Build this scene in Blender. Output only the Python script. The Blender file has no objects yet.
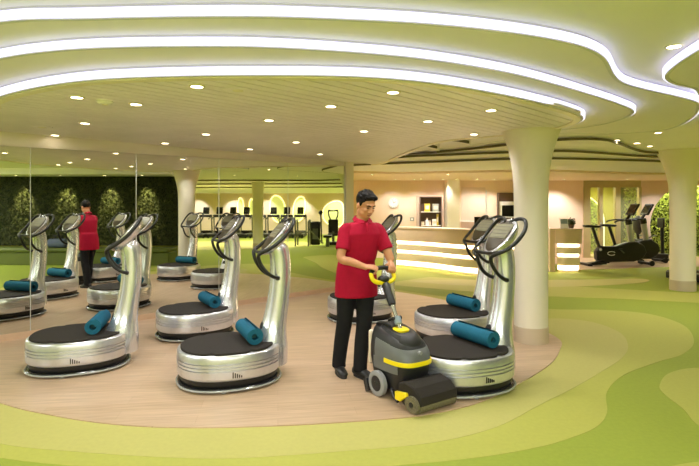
import bpy, bmesh, math, random
from mathutils import Vector, Matrix
random.seed(7)
R = math.radians
scene = bpy.context.scene
col = scene.collection

# ------------------------------------------------------------------ camera
F, HOR, CAMZ = 510.0, 209.0, 1.58          # focal length (px), horizon row, eye height
cam = bpy.data.objects.new('camera', bpy.data.cameras.new('camera'))
col.objects.link(cam)
cam.location = (0, 0, CAMZ); cam.rotation_euler = (R(90), 0, 0)
cam.data.sensor_width = 36; cam.data.lens = F / 699 * 36
cam.data.shift_y = -(233 - HOR) / 699
cam.data.clip_start = 0.05
scene.camera = cam

# ------------------------------------------------------------------ world, exposure, large lights
w = bpy.data.worlds.new('world'); scene.world = w; w.use_nodes = True
w.node_tree.nodes['Background'].inputs[0].default_value = (1.0, 0.93, 0.82, 1)
w.node_tree.nodes['Background'].inputs[1].default_value = 0.3
scene.view_settings.view_transform = 'Standard'; scene.view_settings.look = 'None'
scene.view_settings.gamma = 1; scene.view_settings.use_curve_mapping = False
scene.view_settings.exposure = 0.0
scene.cycles.caustics_reflective = False; scene.cycles.caustics_refractive = False
scene.cycles.use_denoising = True
scene.cycles.max_bounces = 12; scene.cycles.diffuse_bounces = 9; scene.cycles.glossy_bounces = 5
SPOT_W, FASCIA_E = 34.0, 1.6

def area(name, loc, sx, sy, power, color=(.94, .97, 1.0)):
    d = bpy.data.lights.new(name, 'AREA'); d.shape = 'RECTANGLE'; d.size = sx; d.size_y = sy
    d.energy = power; d.color = color
    o = bpy.data.objects.new(name, d); col.objects.link(o); o.location = loc
    return o
area('added_area_light', (0.5, -2.2, 2.70), 7.0, 2.6, 610)      # soft light added behind the camera, no such fixture known
area('added_area_light', (-6.2, 0.8, 2.70), 2.0, 3.0, 200)  # second added area light, out of view on the left

# ------------------------------------------------------------------ geometry of the place
def G(px, py, z=0.0):
    Y = F * (CAMZ - z) / (py - HOR)
    return ((px - 349.5) / F * Y, Y)
MP, MU = (-4.14, 6.03), (0.7168, 0.6973)      # mirror wall: point and direction
MN = (MU[1], -MU[0])                          # faces the room
def ML(t, off=0.0):
    return (MP[0] + MU[0]*t + MN[0]*off, MP[1] + MU[1]*t + MN[1]*off)
def refl_dir(d):
    k = 2*(d[0]*MU[0] + d[1]*MU[1]); return (k*MU[0]-d[0], k*MU[1]-d[1])
def refl_pt(p):
    v = refl_dir((p[0]-MP[0], p[1]-MP[1])); return (MP[0]+v[0], MP[1]+v[1])
def VX(px, X):                                # point seen in the mirror on the plane X
    c = refl_pt((0, 0)); d = refl_dir(((px-349.5)/F, 1.0)); s = (X-c[0])/d[0]
    return c[1] + s*d[1], s
def VD(px, depth):
    return refl_pt(((px-349.5)/F*depth, depth))

# ------------------------------------------------------------------ materials
def lin(c):
    if isinstance(c, str):
        c = tuple(int(c[i:i+2], 16)/255 for i in (0, 2, 4))
    return tuple((x/12.92 if x <= .04045 else ((x+.055)/1.055)**2.4) for x in c)
MATS = {}
def mat(name, color, rough=.5, metal=0., var=0.06, scale=6., bump=0., bscale=60., emit=0., ecol=None, alpha=1., trans=0., spec=.5, stretch=None):
    m = bpy.data.materials.new(name); m.use_nodes = True; nt = m.node_tree; N = nt.nodes; L = nt.links
    b = N['Principled BSDF']; c = lin(color)
    b.inputs['Roughness'].default_value = rough; b.inputs['Metallic'].default_value = metal
    b.inputs['Specular IOR Level'].default_value = spec
    tc = N.new('ShaderNodeTexCoord'); mp = N.new('ShaderNodeMapping')
    L.new(tc.outputs['Object'], mp.inputs[0])
    if stretch: mp.inputs['Scale'].default_value = stretch
    nz = N.new('ShaderNodeTexNoise'); nz.inputs['Scale'].default_value = scale; nz.inputs['Detail'].default_value = 4
    L.new(mp.outputs[0], nz.inputs['Vector'])
    rp = N.new('ShaderNodeValToRGB')
    rp.color_ramp.elements[0].position = .3; rp.color_ramp.elements[1].position = .7
    rp.color_ramp.elements[0].color = tuple(max(0, x*(1-var)) for x in c) + (1,)
    rp.color_ramp.elements[1].color = tuple(min(1, x*(1+var)) for x in c) + (1,)
    L.new(nz.outputs['Fac'], rp.inputs[0]); L.new(rp.outputs[0], b.inputs['Base Color'])
    if bump:
        n2 = N.new('ShaderNodeTexNoise'); n2.inputs['Scale'].default_value = bscale; n2.inputs['Detail'].default_value = 3
        L.new(mp.outputs[0], n2.inputs['Vector'])
        bp = N.new('ShaderNodeBump'); bp.inputs['Strength'].default_value = bump; bp.inputs['Distance'].default_value = .01
        L.new(n2.outputs['Fac'], bp.inputs['Height']); L.new(bp.outputs[0], b.inputs['Normal'])
    if emit:
        b.inputs['Emission Color'].default_value = lin(ecol or color) + (1,); b.inputs['Emission Strength'].default_value = emit
    if trans:
        b.inputs['Transmission Weight'].default_value = trans; b.inputs['IOR'].default_value = 1.1
    if alpha < 1: b.inputs['Alpha'].default_value = alpha
    MATS[name] = m
    return m
mat('ceil_green', 'f2ecf6', .6, var=.02, scale=1.5)
mat('slat', 'f6eef2', .45, var=.04, scale=3)
mat('slat_gap', 'cfc8c4', .7)
mat('rim', 'f0e6d2', .4)
mat('fascia', 'd6d4de', .35, var=.01)
mat('strip', '70707a', .4, var=0, emit=FASCIA_E, ecol='e6e4ff')
mat('shade_strip', '665e4a', .6)  # dark tone painted in for the shaded groove at ceiling steps
mat('wall_beige', 'efd6c2', .65, var=.02, scale=2)
mat('wall_olive', 'b0aa3e', .65, var=.03, scale=2)
mat('wall_pink', 'dcc4b4', .6, var=.02)
mat('pillar_white', 'ece4d2', .5, var=.015, scale=2)
mat('pillar_foot', 'c9b9a0', .45, var=.03)
mat('mirror', 'eaece0', .012, 1.0, var=0)
mat('seam', 'd8dad8', .35, .6)
mat('base_strip', 'c9aa8e', .5)
mat('carpet_dark', '98a440', .75, var=.04, scale=30, bump=.1, bscale=250, spec=.25)
mat('carpet_mid', 'b2b256', .7, var=.035, scale=30, bump=.08, bscale=250, spec=.3)
mat('carpet_light', 'bab56a', .65, var=.03, scale=30, bump=.06, bscale=250, spec=.3)
mat('silver', 'dcdde6', .26, .78, var=.02, scale=40)
mat('silver_base', 'd6d7e0', .3, .8, var=.04, scale=30, bump=.05, bscale=120)
mat('black_rubber', '2b2622', .8, var=.15, scale=120, bump=.4, bscale=300, spec=.3)
mat('black_plastic', '161616', .4, var=.1)
mat('black_gloss', '0e0e10', .15, var=.0)
mat('plate_dark', '3a3a3c', .15, .2)
mat('clear_edge', 'b7bbbd', .12, .3)
mat('console_face', '40382a', .3, var=.05)
mat('console_screen', '8d8a76', .2, var=.03)
mat('console_key', '625f4e', .35)
mat('teal_mat', '226580', .85, var=.08, scale=60, bump=.3, bscale=200, spec=.2)
mat('teal_core', '0d3a44', .9)
mat('shirt_red', 'a4062f', .8, var=.06, scale=25, bump=.2, bscale=60, spec=.25)
mat('trouser', '17171a', .8, var=.12, scale=20, bump=.2, bscale=40, spec=.25)
mat('shoe', '1c1c1e', .45)
mat('sole', '2c2a2a', .7)
mat('skin', 'c98d68', .5, var=.05, scale=12)
mat('hair', '0d0806', .6, var=.2, scale=60, bump=.5, bscale=90, spec=.2)
mat('lip', 'a9604f', .45)
mat('eye_dark', '1c1410', .3)
mat('scrub_black', '1d1d1f', .42, var=.08, scale=20)
mat('scrub_grey', '66686a', .4, var=.04)
mat('scrub_yellow', 'f5dc10', .4, var=.02)
mat('scrub_metal', 'b9b9b2', .25, .9)
mat('joint_blue', '8796a4', .35)
mat('tire_grey', '8f9092', .6)
mat('bristle', '6d6650', .9, var=.3, scale=80)
mat('counter', 'd4bda6', .45, var=.03)
mat('counter_low', 'e8d9c4', .5, var=.02)
mat('counter_led', 'fff2da', .4, var=0, emit=9, ecol='ffe6bd')
mat('brown', '5d4638', .5, var=.08)
mat('brown_wood', '9a7a52', .5, var=.1, scale=4)
mat('white_plastic', 'f4f2f2', .4)
mat('yellow_box', 'e3c84a', .5)
mat('grey_box', '9fa39a', .5)
mat('olive_leaf', '4f5a26', .7, var=.3)
mat('hedge_leaf', '3c4116', .7, var=.35, scale=8)
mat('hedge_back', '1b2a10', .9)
mat('moss_light', '90a040', .7, var=.35, scale=8)
mat('bench_green', '58611f', .6, var=.05)
mat('lamp_lens', 'fff6e0', .4, var=0, emit=14, ecol='ffedc8')
mat('lamp_trim', 'efe8d8', .4)
mat('rim_glow', 'ffffd8', .4, var=0, emit=2.2, ecol='f6f0a8')
mat('niche_glow', 'e6e69a', .5, var=.05, emit=.55, ecol='d9dc86')
mat('frame_olive', 'b5a878', .5)
mat('gym_black', '131316', .4, var=.1)
mat('gym_grey', '6f726a', .4, .4)
mat('gym_silver', 'b8bac0', .3, .7)
mat('logo_white', 'eeeeee', .5)
mat('bag_blue', '5d6685', .8, var=.1)
# glass: thin, lightly tinted
gm = bpy.data.materials.new('glass'); gm.use_nodes = True; nt = gm.node_tree
b = nt.nodes['Principled BSDF']; b.inputs['Base Color'].default_value = lin('dfe3a8') + (1,)
b.inputs['Roughness'].default_value = .03; b.inputs['Alpha'].default_value = .18
MATS['glass'] = gm
# wood floor: planks with stretched grain
wm = bpy.data.materials.new('wood_floor'); wm.use_nodes = True; nt = wm.node_tree; N = nt.nodes; L = nt.links
b = N['Principled BSDF']; b.inputs['Roughness'].default_value = .34; b.inputs['Specular IOR Level'].default_value = .45
tc = N.new('ShaderNodeTexCoord'); mp = N.new('ShaderNodeMapping'); mp.inputs['Rotation'].default_value = (0, 0, R(-8))
L.new(tc.outputs['Object'], mp.inputs[0])
br = N.new('ShaderNodeTexBrick'); br.inputs['Scale'].default_value = 1.0; br.inputs['Mortar Size'].default_value = .0015
br.inputs['Brick Width'].default_value = 1.2; br.inputs['Row Height'].default_value = .16
br.inputs['Color1'].default_value = lin('ccb196') + (1,); br.inputs['Color2'].default_value = lin('c3a78a') + (1,)
br.inputs['Mortar'].default_value = lin('b79c80') + (1,); L.new(mp.outputs[0], br.inputs['Vector'])
m2 = N.new('ShaderNodeMapping'); m2.inputs['Scale'].default_value = (1.2, 16, 1); L.new(mp.outputs[0], m2.inputs[0])
nz = N.new('ShaderNodeTexNoise'); nz.inputs['Scale'].default_value = 2.2; nz.inputs['Detail'].default_value = 6; L.new(m2.outputs[0], nz.inputs['Vector'])
rp = N.new('ShaderNodeValToRGB'); rp.color_ramp.elements[0].color = (.80, .78, .76, 1); rp.color_ramp.elements[1].color = (1.06, 1.05, 1.04, 1)
rp.color_ramp.elements[0].position = .3; rp.color_ramp.elements[1].position = .7
L.new(nz.outputs['Fac'], rp.inputs[0])
mx = N.new('ShaderNodeMix'); mx.data_type = 'RGBA'; mx.blend_type = 'MULTIPLY'; mx.inputs['Factor'].default_value = 1
L.new(br.outputs['Color'], mx.inputs[6]); L.new(rp.outputs[0], mx.inputs[7]); L.new(mx.outputs[2], b.inputs['Base Color'])
MATS['wood_floor'] = wm

# ------------------------------------------------------------------ mesh helpers
def catmull(pts, n=8, closed=False):
    pts = [Vector(p) for p in pts]; out = []; m = len(pts)
    rng = range(m) if closed else range(m-1)
    for i in rng:
        if closed: p0, p1, p2, p3 = pts[i-1], pts[i], pts[(i+1) % m], pts[(i+2) % m]
        else: p0, p1, p2, p3 = pts[max(i-1, 0)], pts[i], pts[i+1], pts[min(i+2, m-1)]
        for k in range(n):
            t = k/n
            out.append(.5*((2*p1) + (p2-p0)*t + (2*p0-5*p1+4*p2-p3)*t*t + (3*p1-p0-3*p2+p3)*t**3))
    if not closed: out.append(pts[-1])
    return out
class MB:
    def __init__(s): s.v = []; s.f = []
    def add(s, vs, fs):
        o = len(s.v); s.v += [tuple(x) for x in vs]; s.f += [tuple(i+o for i in f) for f in fs]; return s
    def box(s, x0, x1, y0, y1, z0, z1, M=None):
        vs = [Vector(p) for p in ((x0,y0,z0),(x1,y0,z0),(x1,y1,z0),(x0,y1,z0),(x0,y0,z1),(x1,y0,z1),(x1,y1,z1),(x0,y1,z1))]
        if M: vs = [M @ p for p in vs]
        return s.add(vs, [(3,2,1,0),(4,5,6,7),(0,1,5,4),(1,2,6,5),(2,3,7,6),(3,0,4,7)])
    def prism(s, poly, z0, z1):
        a = sum(poly[i-1][0]*poly[i][1]-poly[i][0]*poly[i-1][1] for i in range(len(poly)))
        if a < 0: poly = list(reversed(poly))
        n = len(poly)
        vs = [(p[0], p[1], z0) for p in poly] + [(p[0], p[1], z1) for p in poly]
        fs = [tuple(reversed(range(n))), tuple(range(n, 2*n))] + [(i, (i+1) % n, n+(i+1) % n, n+i) for i in range(n)]
        return s.add(vs, fs)
    def loft(s, rings, cap=True, closed=True):
        n = len(rings[0]); vs = [p for r in rings for p in r]; fs = []
        for k in range(len(rings)-1):
            for i in range(n if closed else n-1):
                j = (i+1) % n; fs.append((k*n+i, k*n+j, (k+1)*n+j, (k+1)*n+i))
        if cap: fs += [tuple(reversed(range(n))), tuple(range((len(rings)-1)*n, len(rings)*n))]
        return s.add(vs, fs)
    def lathe(s, prof, n=32, cx=0, cy=0):
        return s.loft([[(cx+r*math.cos(2*math.pi*i/n), cy+r*math.sin(2*math.pi*i/n), z) for i in range(n)] for r, z in prof])
    def tube(s, pts, r, n=8, flat=1.0):
        pts = [Vector(p) for p in pts]; m = len(pts); rings = []
        up = Vector((0, 0, 1)); t0 = (pts[1]-pts[0]).normalized()
        if abs(t0.dot(up)) > .95: up = Vector((1, 0, 0))
        a = t0.cross(up).normalized()
        for i, p in enumerate(pts):
            t = (pts[min(i+1, m-1)]-pts[max(i-1, 0)]).normalized()
            a = (a - t*a.dot(t)).normalized(); bb = t.cross(a)
            rr = r[i] if isinstance(r, (list, tuple)) else r
            rings.append([p + (a*math.cos(2*math.pi*k/n) + bb*math.sin(2*math.pi*k/n)*flat)*rr for k in range(n)])
        return s.loft(rings)
    def ribbon(s, pts, z0, z1, th, closed=False):
        m = len(pts); P = [Vector((p[0], p[1])) for p in pts]; ins = []
        for i in range(m):
            t = (P[(i+1) % m]-P[i-1]) if closed else (P[min(i+1, m-1)]-P[max(i-1, 0)])
            t.normalize(); ins.append(P[i] + Vector((-t.y, t.x))*th)
        rings = [[(P[i].x, P[i].y, z0), (P[i].x, P[i].y, z1), (ins[i].x, ins[i].y, z1), (ins[i].x, ins[i].y, z0)] for i in range(m)]
        if closed: rings.append(rings[0])
        return s.loft(rings, cap=not closed)
    def ellipsoid(s, c, r, nu=16, nv=10, M=None):
        rings = []
        for j in range(nv+1):
            a = math.pi*(j/nv) - math.pi/2; a = max(-1.55, min(1.55, a))
            rings.append([Vector((r[0]*math.cos(a)*math.cos(2*math.pi*i/nu), r[1]*math.cos(a)*math.sin(2*math.pi*i/nu), r[2]*math.sin(a))) for i in range(nu)])
        if M: rings = [[M @ p for p in q] for q in rings]
        return s.loft([[p+Vector(c) for p in q] for q in rings])
    def mesh(s, name, smooth=None):
        me = bpy.data.meshes.new(name); me.from_pydata(s.v, [], s.f)
        bm = bmesh.new(); bm.from_mesh(me); bmesh.ops.recalc_face_normals(bm, faces=bm.faces); bm.to_mesh(me); bm.free()
        if smooth:
            me.polygons.foreach_set('use_smooth', [True]*len(me.polygons)); me.set_sharp_from_angle(angle=R(smooth))
        me.update(); return me
    def build(s, name, m, parent=None, smooth=35, bevel=0, label=None):
        me = s.mesh(name, smooth); me.materials.append(MATS[m])
        o = bpy.data.objects.new(name, me); col.objects.link(o); o.parent = parent
        if bevel:
            bv = o.modifiers.new('bevel', 'BEVEL'); bv.width = bevel; bv.segments = 2; bv.limit_method = 'ANGLE'; bv.angle_limit = R(40)
        if label: o['label'] = label
        return o
def tag(o, label, cat, group=None):
    o['label'] = label; o['category'] = cat
    if group: o['group'] = group
    return o
def struct(o, label, cat='structure'):
    o['kind'] = 'structure'; o['label'] = label; o['category'] = cat; return o
def empty(name, loc=(0, 0, 0), rz=0.):
    o = bpy.data.objects.new(name, None); col.objects.link(o); o.location = loc; o.rotation_euler = (0, 0, rz)
    o.empty_display_size = .1; return o
def copy_tree(o, parent=None):
    c = o.copy(); col.objects.link(c); c.parent = parent
    for ch in list(o.children): copy_tree(ch, c)
    return c
def poly(pts, n=6):
    return [(p.x, p.y) for p in catmull([(a, b, 0) for a, b in pts], n)]
def even(pts, step=.07):                      # resample a polyline at an even spacing, lightly smoothed
    P = [Vector(p) for p in pts]; out = [P[0].copy()]; acc = 0.
    for i in range(1, len(P)):
        a, b2 = P[i-1], P[i]; d = (b2-a).length
        while d > 1e-9 and acc + d >= step:
            a = a + (b2-a)*((step-acc)/d); out.append(a.copy()); d = (b2-a).length; acc = 0.
        acc += d
    out.append(P[-1])
    for _ in range(6):
        out = [out[0]] + [out[i-1]*.25+out[i]*.5+out[i+1]*.25 for i in range(1, len(out)-1)] + [out[-1]]
    return [(p.x, p.y) for p in out]

# ------------------------------------------------------------------ floor
fl = struct(MB().box(-13, 26.5, -6.5, 19.5, -.1, 0).build('floor', 'carpet_dark', smooth=None), 'green carpet floor with swirling bands and a pale wood inlay', 'floor')
wood_edge = [(-4.4, 5.0)] + [G(*p) for p in ((0,404),(50,416),(100,424),(150,428),(200,429),(250,428),(300,426),(350,423),(390,420),(425,416),(475,405),(515,387),(550,365),(560,350),(559,340))] \
    + [(2.45, 6.8), (2.1, 7.9), (1.5, 9.0), (.6, 9.95), (-.07, 10.3)]
wp = poly(wood_edge)
MB().prism(wp + [ML(5.9, -.1), ML(-1.2, -.1)], 0, .012).build('wood_inlay', 'wood_floor', fl, smooth=None, label='pale maple wood inlay under the vibration plates')
light_edge = [(-5.2, 4.6)] + [G(*p) for p in ((-60,424),(0,444),(75,452),(150,457),(225,459),(300,455),(350,451),(400,447),(450,440),(500,426),(540,405),(574,388),(603,371),(622,358),(628,346),(620,333),(595,323),(565,319),(530,318),(480,312),(430,303),(385,292))]
MB().prism(poly(light_edge) + [(-.07, 10.3), ML(5.6, -.1), ML(-1.5, -.1)], 0, .004).build('carpet_band', 'carpet_light', fl, smooth=None, label='pale lime carpet band around the wood inlay')
mid_edge = [(-6, 4.1)] + [G(*p) for p in ((-80,440),(0,458),(100,468),(220,474),(330,471),(425,463),(490,456),(540,447),(565,440),(595,428),(607,413),(607,392),(624,375),(658,362),(683,354),(694,341),(683,325),(649,314),(603,310),(548,309),(500,303),(440,296),(390,289))]
MB().prism(poly(mid_edge) + [(0, 10.6), ML(5.6, -.1), ML(-1.7, -.1)], 0, .002).build('carpet_band', 'carpet_mid', fl, smooth=None, label='mid green carpet band')
MB().prism(poly([G(760,372), G(699,368), G(670,373), G(660,384), G(663,393), G(683,409), G(699,426), G(740,445)] ), 0, .003).build('carpet_band', 'carpet_mid', fl, smooth=None)
MB().prism(poly([G(720,462), G(690,463), G(660,472), G(690,490), G(740,480)]), 0, .003).build('carpet_band', 'carpet_mid', fl, smooth=None)
MB().prism(poly([G(380,284), G(460,291), G(540,296), G(620,299), G(700,303), G(760,305), G(760,296), G(690,293), G(600,288), G(520,283), G(430,277)]), 0, .003).build('carpet_band', 'carpet_mid', fl, smooth=None)
MB().prism([(p.x, p.y) for p in catmull([(*G(a, b2), 0) for a, b2 in ((408,281),(470,286),(560,287),(640,283),(640,279),(560,280),(470,280))], 6, True)], 0, .0035).build('carpet_band', 'carpet_light', fl, smooth=None)
MB().prism([G(577,270), G(665,267), (11.5, 14.2), (11.5, 17.9), (6.0, 17.9)], 0, .005).build('wood_inlay', 'wood_floor', fl, smooth=None, label='wood floor under the exercise bikes')
MB().prism(poly([(9, -2), (10.5, 1), (9.5, 4), (11, 7.5), (14, 8), (15, 4), (13, 0), (11, -3)]), 0, .003).build('carpet_band', 'carpet_light', fl, smooth=None)

# ------------------------------------------------------------------ ceiling with terraces
Z0, Z3, Z2, Z1 = 2.72, 2.645, 2.575, 2.50
B3, B2, B1 = 2.665, 2.61, 2.555
ce = struct(MB().box(-13, 26.5, -6.5, 19.5, Z0, Z0+.15).build('ceiling', 'ceil_green', smooth=None), 'pale green ceiling stepping down in curved terraces', 'ceiling')
def terrace(front, back, z, zt, m='ceil_green', lab=None, led=True):
    fr = even(poly(front, 8)); whole = fr + back
    MB().prism(whole, z, zt).build('terrace', m, ce, smooth=None, label=lab)
    h = zt - z
    out = [(p.x, p.y) for p in [Vector(q) for q in fr]]
    if led:
        MB().ribbon(out, z-.004, zt, -.03).build('fascia', 'fascia', ce)
        tip = max(range(len(out)), key=lambda i: out[i][0]) if out[0][0] < 0 else len(out)-1
        MB().ribbon(MBoff(out[:tip+1], -.033), z+.002, z+h*.72, -.012).build('light_strip', 'strip', ce, label='glowing white light strip')
    else:
        MB().ribbon(out, z-.002, z+.038, -.02).build('shade_strip', 'shade_strip', ce, label='painted shade along the ceiling step')
def MBoff(pts, d):
    P = [Vector(p) for p in pts]; m = len(P); o = []
    for i in range(m):
        t = (P[min(i+1, m-1)]-P[max(i-1, 0)]).normalized(); q = P[i] + Vector((-t.y, t.x))*d; o.append((q.x, q.y))
    return o
def CZ(lst, z): return [G(x, y, z) for x, y in lst]
l3 = [(-5.8, 4.37), (-4.4, 3.72)] + CZ([(0,24),(50,21.5),(100,20),(175,18.5),(260,18),(350,21),(425,25),(500,32.5),(560,42),(588,50),(602,59),(609,73),(619,83),(644,90),(672,96),(691,101),(697,104),(690,118),(663,130),(600,134),(560,133)], Z3) + [(2.2, 8.2), (1.4, 9.2), (.7, 10.4)]
terrace(l3, [ML(5.8), ML(-2.3)], Z3, Z0, lab='widest ceiling terrace')
l2 = [(-5.2, 4.96), (-3.8, 4.15)] + CZ([(0,60),(50,52.5),(100,49),(175,47.5),(260,48),(350,53),(425,60),(500,72),(550,84),(588,95),(616,104),(632,113)], Z2) + [(2.98, 5.95), (2.7, 6.35), (2.0, 6.9), (1.3, 7.6), (.8, 8.8), (.3, 10.1)]
terrace(l2, [ML(5.7), ML(-1.5)], Z2, Z3, lab='middle ceiling terrace')
l1 = [(-4.6, 5.54), (-3.8, 5.0)] + CZ([(0,98),(25,91),(50,86),(100,80),(175,77),(260,76),(350,77),(420,82),(480,91),(530,101),(565,110),(581,117)], Z1) + [(2.42, 5.5), (2.3, 6.0), (1.8, 6.5), (1.25, 7.0), (.92, 8.6), (.72, 10.2), (.5, 10.62)]
f1 = even(poly(l1, 8)); whole1 = f1 + [ML(6.45), ML(-.67)]
MB().prism(whole1, Z1+.04, Z2).build('backing_panel', 'slat_gap', ce, smooth=None)
MB().ribbon(f1, Z1-.004, Z2, -.03).build('fascia', 'fascia', ce)
MB().ribbon(MBoff(f1[:max(range(len(f1)), key=lambda i: f1[i][0])+1], -.033), Z1+.002, Z1+.055, -.012).build('light_strip', 'strip', ce, label='glowing white light strip')
MB().ribbon(f1, Z1-.012, Z1+.02, .07).build('rim', 'rim', ce, label='cream rim of the slatted ceiling disc')
# slats run parallel to the mirror wall
def sd(p): return (p[0]-MP[0])*MN[0] + (p[1]-MP[1])*MN[1]
def td(p): return (p[0]-MP[0])*MU[0] + (p[1]-MP[1])*MU[1]
ST = [(sd(p), td(p)) for p in whole1]; smax = max(a for a, _ in ST)
def span(s0):
    ts = []
    for i in range(len(ST)):
        (a, ta), (c, tb) = ST[i-1], ST[i]
        if (a-s0)*(c-s0) <= 0 and a != c: ts.append(ta+(tb-ta)*(s0-a)/(c-a))
    return (min(ts), max(ts)) if len(ts) > 1 else None
s = .02; SW = .125
while s < smax-.05:
    a, b2 = span(s), span(min(s+SW-.014, smax-.01))
    if a and b2:
        q = [ML(a[0]+.03, s), ML(a[1]-.03, s), ML(b2[1]-.03, s+SW-.014), ML(b2[0]+.03, s+SW-.014)]
        MB().prism(q, Z1, Z1+.02).build('slat', 'slat', ce, smooth=None)
    s += SW
# small lens shaped drops behind the slatted disc
for pts in ([(437,142),(452,141),(468,143.5)], [(408,145),(420,145),(436,148.5)], [(393,150),(398,151.5),(401,154)]):
    e = CZ(pts, Z2-.04); fr = poly(e, 5)
    bk = [(e[-1][0]+.12, e[-1][1]+.35), (e[0][0]+.25, e[0][1]+.7)]
    MB().prism(fr+bk, Z2-.04, Z3).build('terrace', 'ceil_green', ce, smooth=None)
    MB().ribbon(fr, Z2-.042, Z2+.0, -.02).build('shade_strip', 'shade_strip', ce)  # dark strip paints the shade along the front of the drop
# lobe on the right edge
rb = CZ([(720,40),(699,52),(686,60),(675,68),(667,76),(670,80),(683,86),(699,88)], Z3) + [(3.85, 5.45), (3.88, 5.2)]
terrace(list(reversed(rb)), [(3.6, 3.0), (3.88, 3.0)], Z3, Z0, lab='ceiling lobe at the right edge')
# far terraces above reception and gym
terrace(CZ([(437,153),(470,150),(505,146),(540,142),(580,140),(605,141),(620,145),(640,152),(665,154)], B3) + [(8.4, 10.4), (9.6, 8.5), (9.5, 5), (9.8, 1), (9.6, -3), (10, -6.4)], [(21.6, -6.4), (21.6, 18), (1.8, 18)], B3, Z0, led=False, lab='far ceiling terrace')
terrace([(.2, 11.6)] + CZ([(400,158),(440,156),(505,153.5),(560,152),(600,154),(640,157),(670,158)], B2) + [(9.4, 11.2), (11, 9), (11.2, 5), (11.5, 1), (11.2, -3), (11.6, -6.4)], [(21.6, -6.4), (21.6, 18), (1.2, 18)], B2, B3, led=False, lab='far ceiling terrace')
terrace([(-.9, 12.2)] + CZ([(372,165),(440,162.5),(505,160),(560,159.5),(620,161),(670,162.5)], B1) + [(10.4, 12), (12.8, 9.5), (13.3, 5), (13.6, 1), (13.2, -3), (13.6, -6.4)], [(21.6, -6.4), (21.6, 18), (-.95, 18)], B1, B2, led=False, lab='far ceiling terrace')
MB().prism([(-.95, 13.2)] + poly(CZ([(355,173),(400,174),(450,173),(505,172),(560,172),(620,174),(680,175)], 2.5)) + [(12, 14.5), (12, 18), (-.95, 18)], 2.5, B1).build('soffit', 'wall_beige', ce, smooth=None, label='beige soffit over the reception')

# ------------------------------------------------------------------ mirror wall
def wedge(t0, t1, o0, o1, z0, za, zb):        # slab along the mirror line, sloped top
    m = MB(); a, b_, c, d = ML(t0, o0), ML(t1, o0), ML(t1, o1), ML(t0, o1)
    vs = [(*a, z0), (*b_, z0), (*c, z0), (*d, z0), (*a, za), (*b_, zb), (*c, zb), (*d, za)]
    return m.add(vs, [(3,2,1,0),(4,5,6,7),(0,1,5,4),(1,2,6,5),(2,3,7,6),(3,0,4,7)])
MATS['header']=mat('header', 'f0e6e6', .5, var=.01)
wl = struct(wedge(-13, 5.86, -.25, -.012, 0, Z0, Z0).build('wall_left', 'header', smooth=None), 'mirror-clad wall beside the vibration plates', 'wall')
def mtop(t): return 2.33 + .09*t/5.65
ts = [-3.55, -2.26, -.97, .3185, 1.604, 2.90, 4.26, 5.65]
for i in range(7):
    wedge(ts[i]+.004, ts[i+1]-.004, -.012, 0, .09, mtop(ts[i]), mtop(ts[i+1])).build('mirror_panel', 'mirror', wl, smooth=None)
    wedge(ts[i+1]-.004, ts[i+1]+.004, -.011, .004, .09, mtop(ts[i+1]), mtop(ts[i+1])).build('seam_strip', 'seam', wl, smooth=None)
for i in range(7):
    a, b_ = ts[i], ts[i+1]
    wedge(a, b_, -.012, .012, .012, .09, .09).build('skirting', 'base_strip', wl, smooth=None)
wedge(5.65, 5.86, -.25, .03, 0, 2.5, 2.5).build('end_post', 'pillar_white', wl, smooth=None, label='pale end post of the mirror wall')

# ------------------------------------------------------------------ other walls
YB = 16.5
wf = struct(MB().box(-1.0, (583.5-349.5)/F*YB, YB, YB+.2, 0, 2.6).build('wall_far', 'wall_beige', smooth=None), 'warm beige wall behind the reception', 'wall')
MB().box(2.16, 3.03, YB-.03, YB, .6, 2.02).build('niche_frame', 'wall_pink', wf, bevel=.01)
px = [((447-349.5)/F*16.0), ((459-349.5)/F*16.0)]
MB().box(px[0], px[1], 15.9, YB, 0, 2.5).build('pilaster', 'pillar_white', wf, smooth=None)
MB().box(3.62, 4.40, YB-.02, YB, .9, 2.28).build('wall_panel', 'wall_pink', wf, bevel=.005)
MB().box(4.40, 4.43, YB-.03, YB, .9, 2.2).build('panel_trim', 'seam', wf)
MB().box(3.5, 4.5, YB-.16, YB, 1.17, 1.2).build('ledge', 'white_plastic', wf)
struct(MB().box(-1.2, -1.0, 10.3, YB+.2, 0, 2.82).build('wall_side', 'wall_beige', smooth=None), 'beige side wall behind the mirror partition', 'wall')
# right hand part of the far wall: glazed partition and arch
d1 = struct(MB().box((583.5-349.5)/F*YB, (641-349.5)/F*YB, YB, YB+.1, 2.28, 2.6).build('window_1', 'frame_olive', smooth=None), 'olive framed glass partition behind the exercise bikes', 'window')
GX = [(5.98, 6.10), (7.92-.0, 8.03)]
def fx(p): return (p-349.5)/F*YB
for a, b_ in ((583.5, 590), (599, 602.5), (615, 620), (638.5, 641)):
    MB().box(fx(a), fx(b_), YB-.04, YB+.1, 0, 2.28).build('window_frame', 'frame_olive', d1, smooth=None)
for a, b_ in ((590, 599), (602.5, 615), (620, 638.5)):
    MB().box(fx(a), fx(b_), YB+.02, YB+.03, .05, 2.28).build('pane', 'glass', d1, smooth=None)
MB().box(fx(599.5), fx(600.5), YB-.08, YB-.05, .95, 1.15).build('handle', 'gym_silver', d1)
MB().box(fx(583.5), fx(641), YB, YB+.08, 0, .05).build('sill', 'frame_olive', d1, smooth=None)
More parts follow.
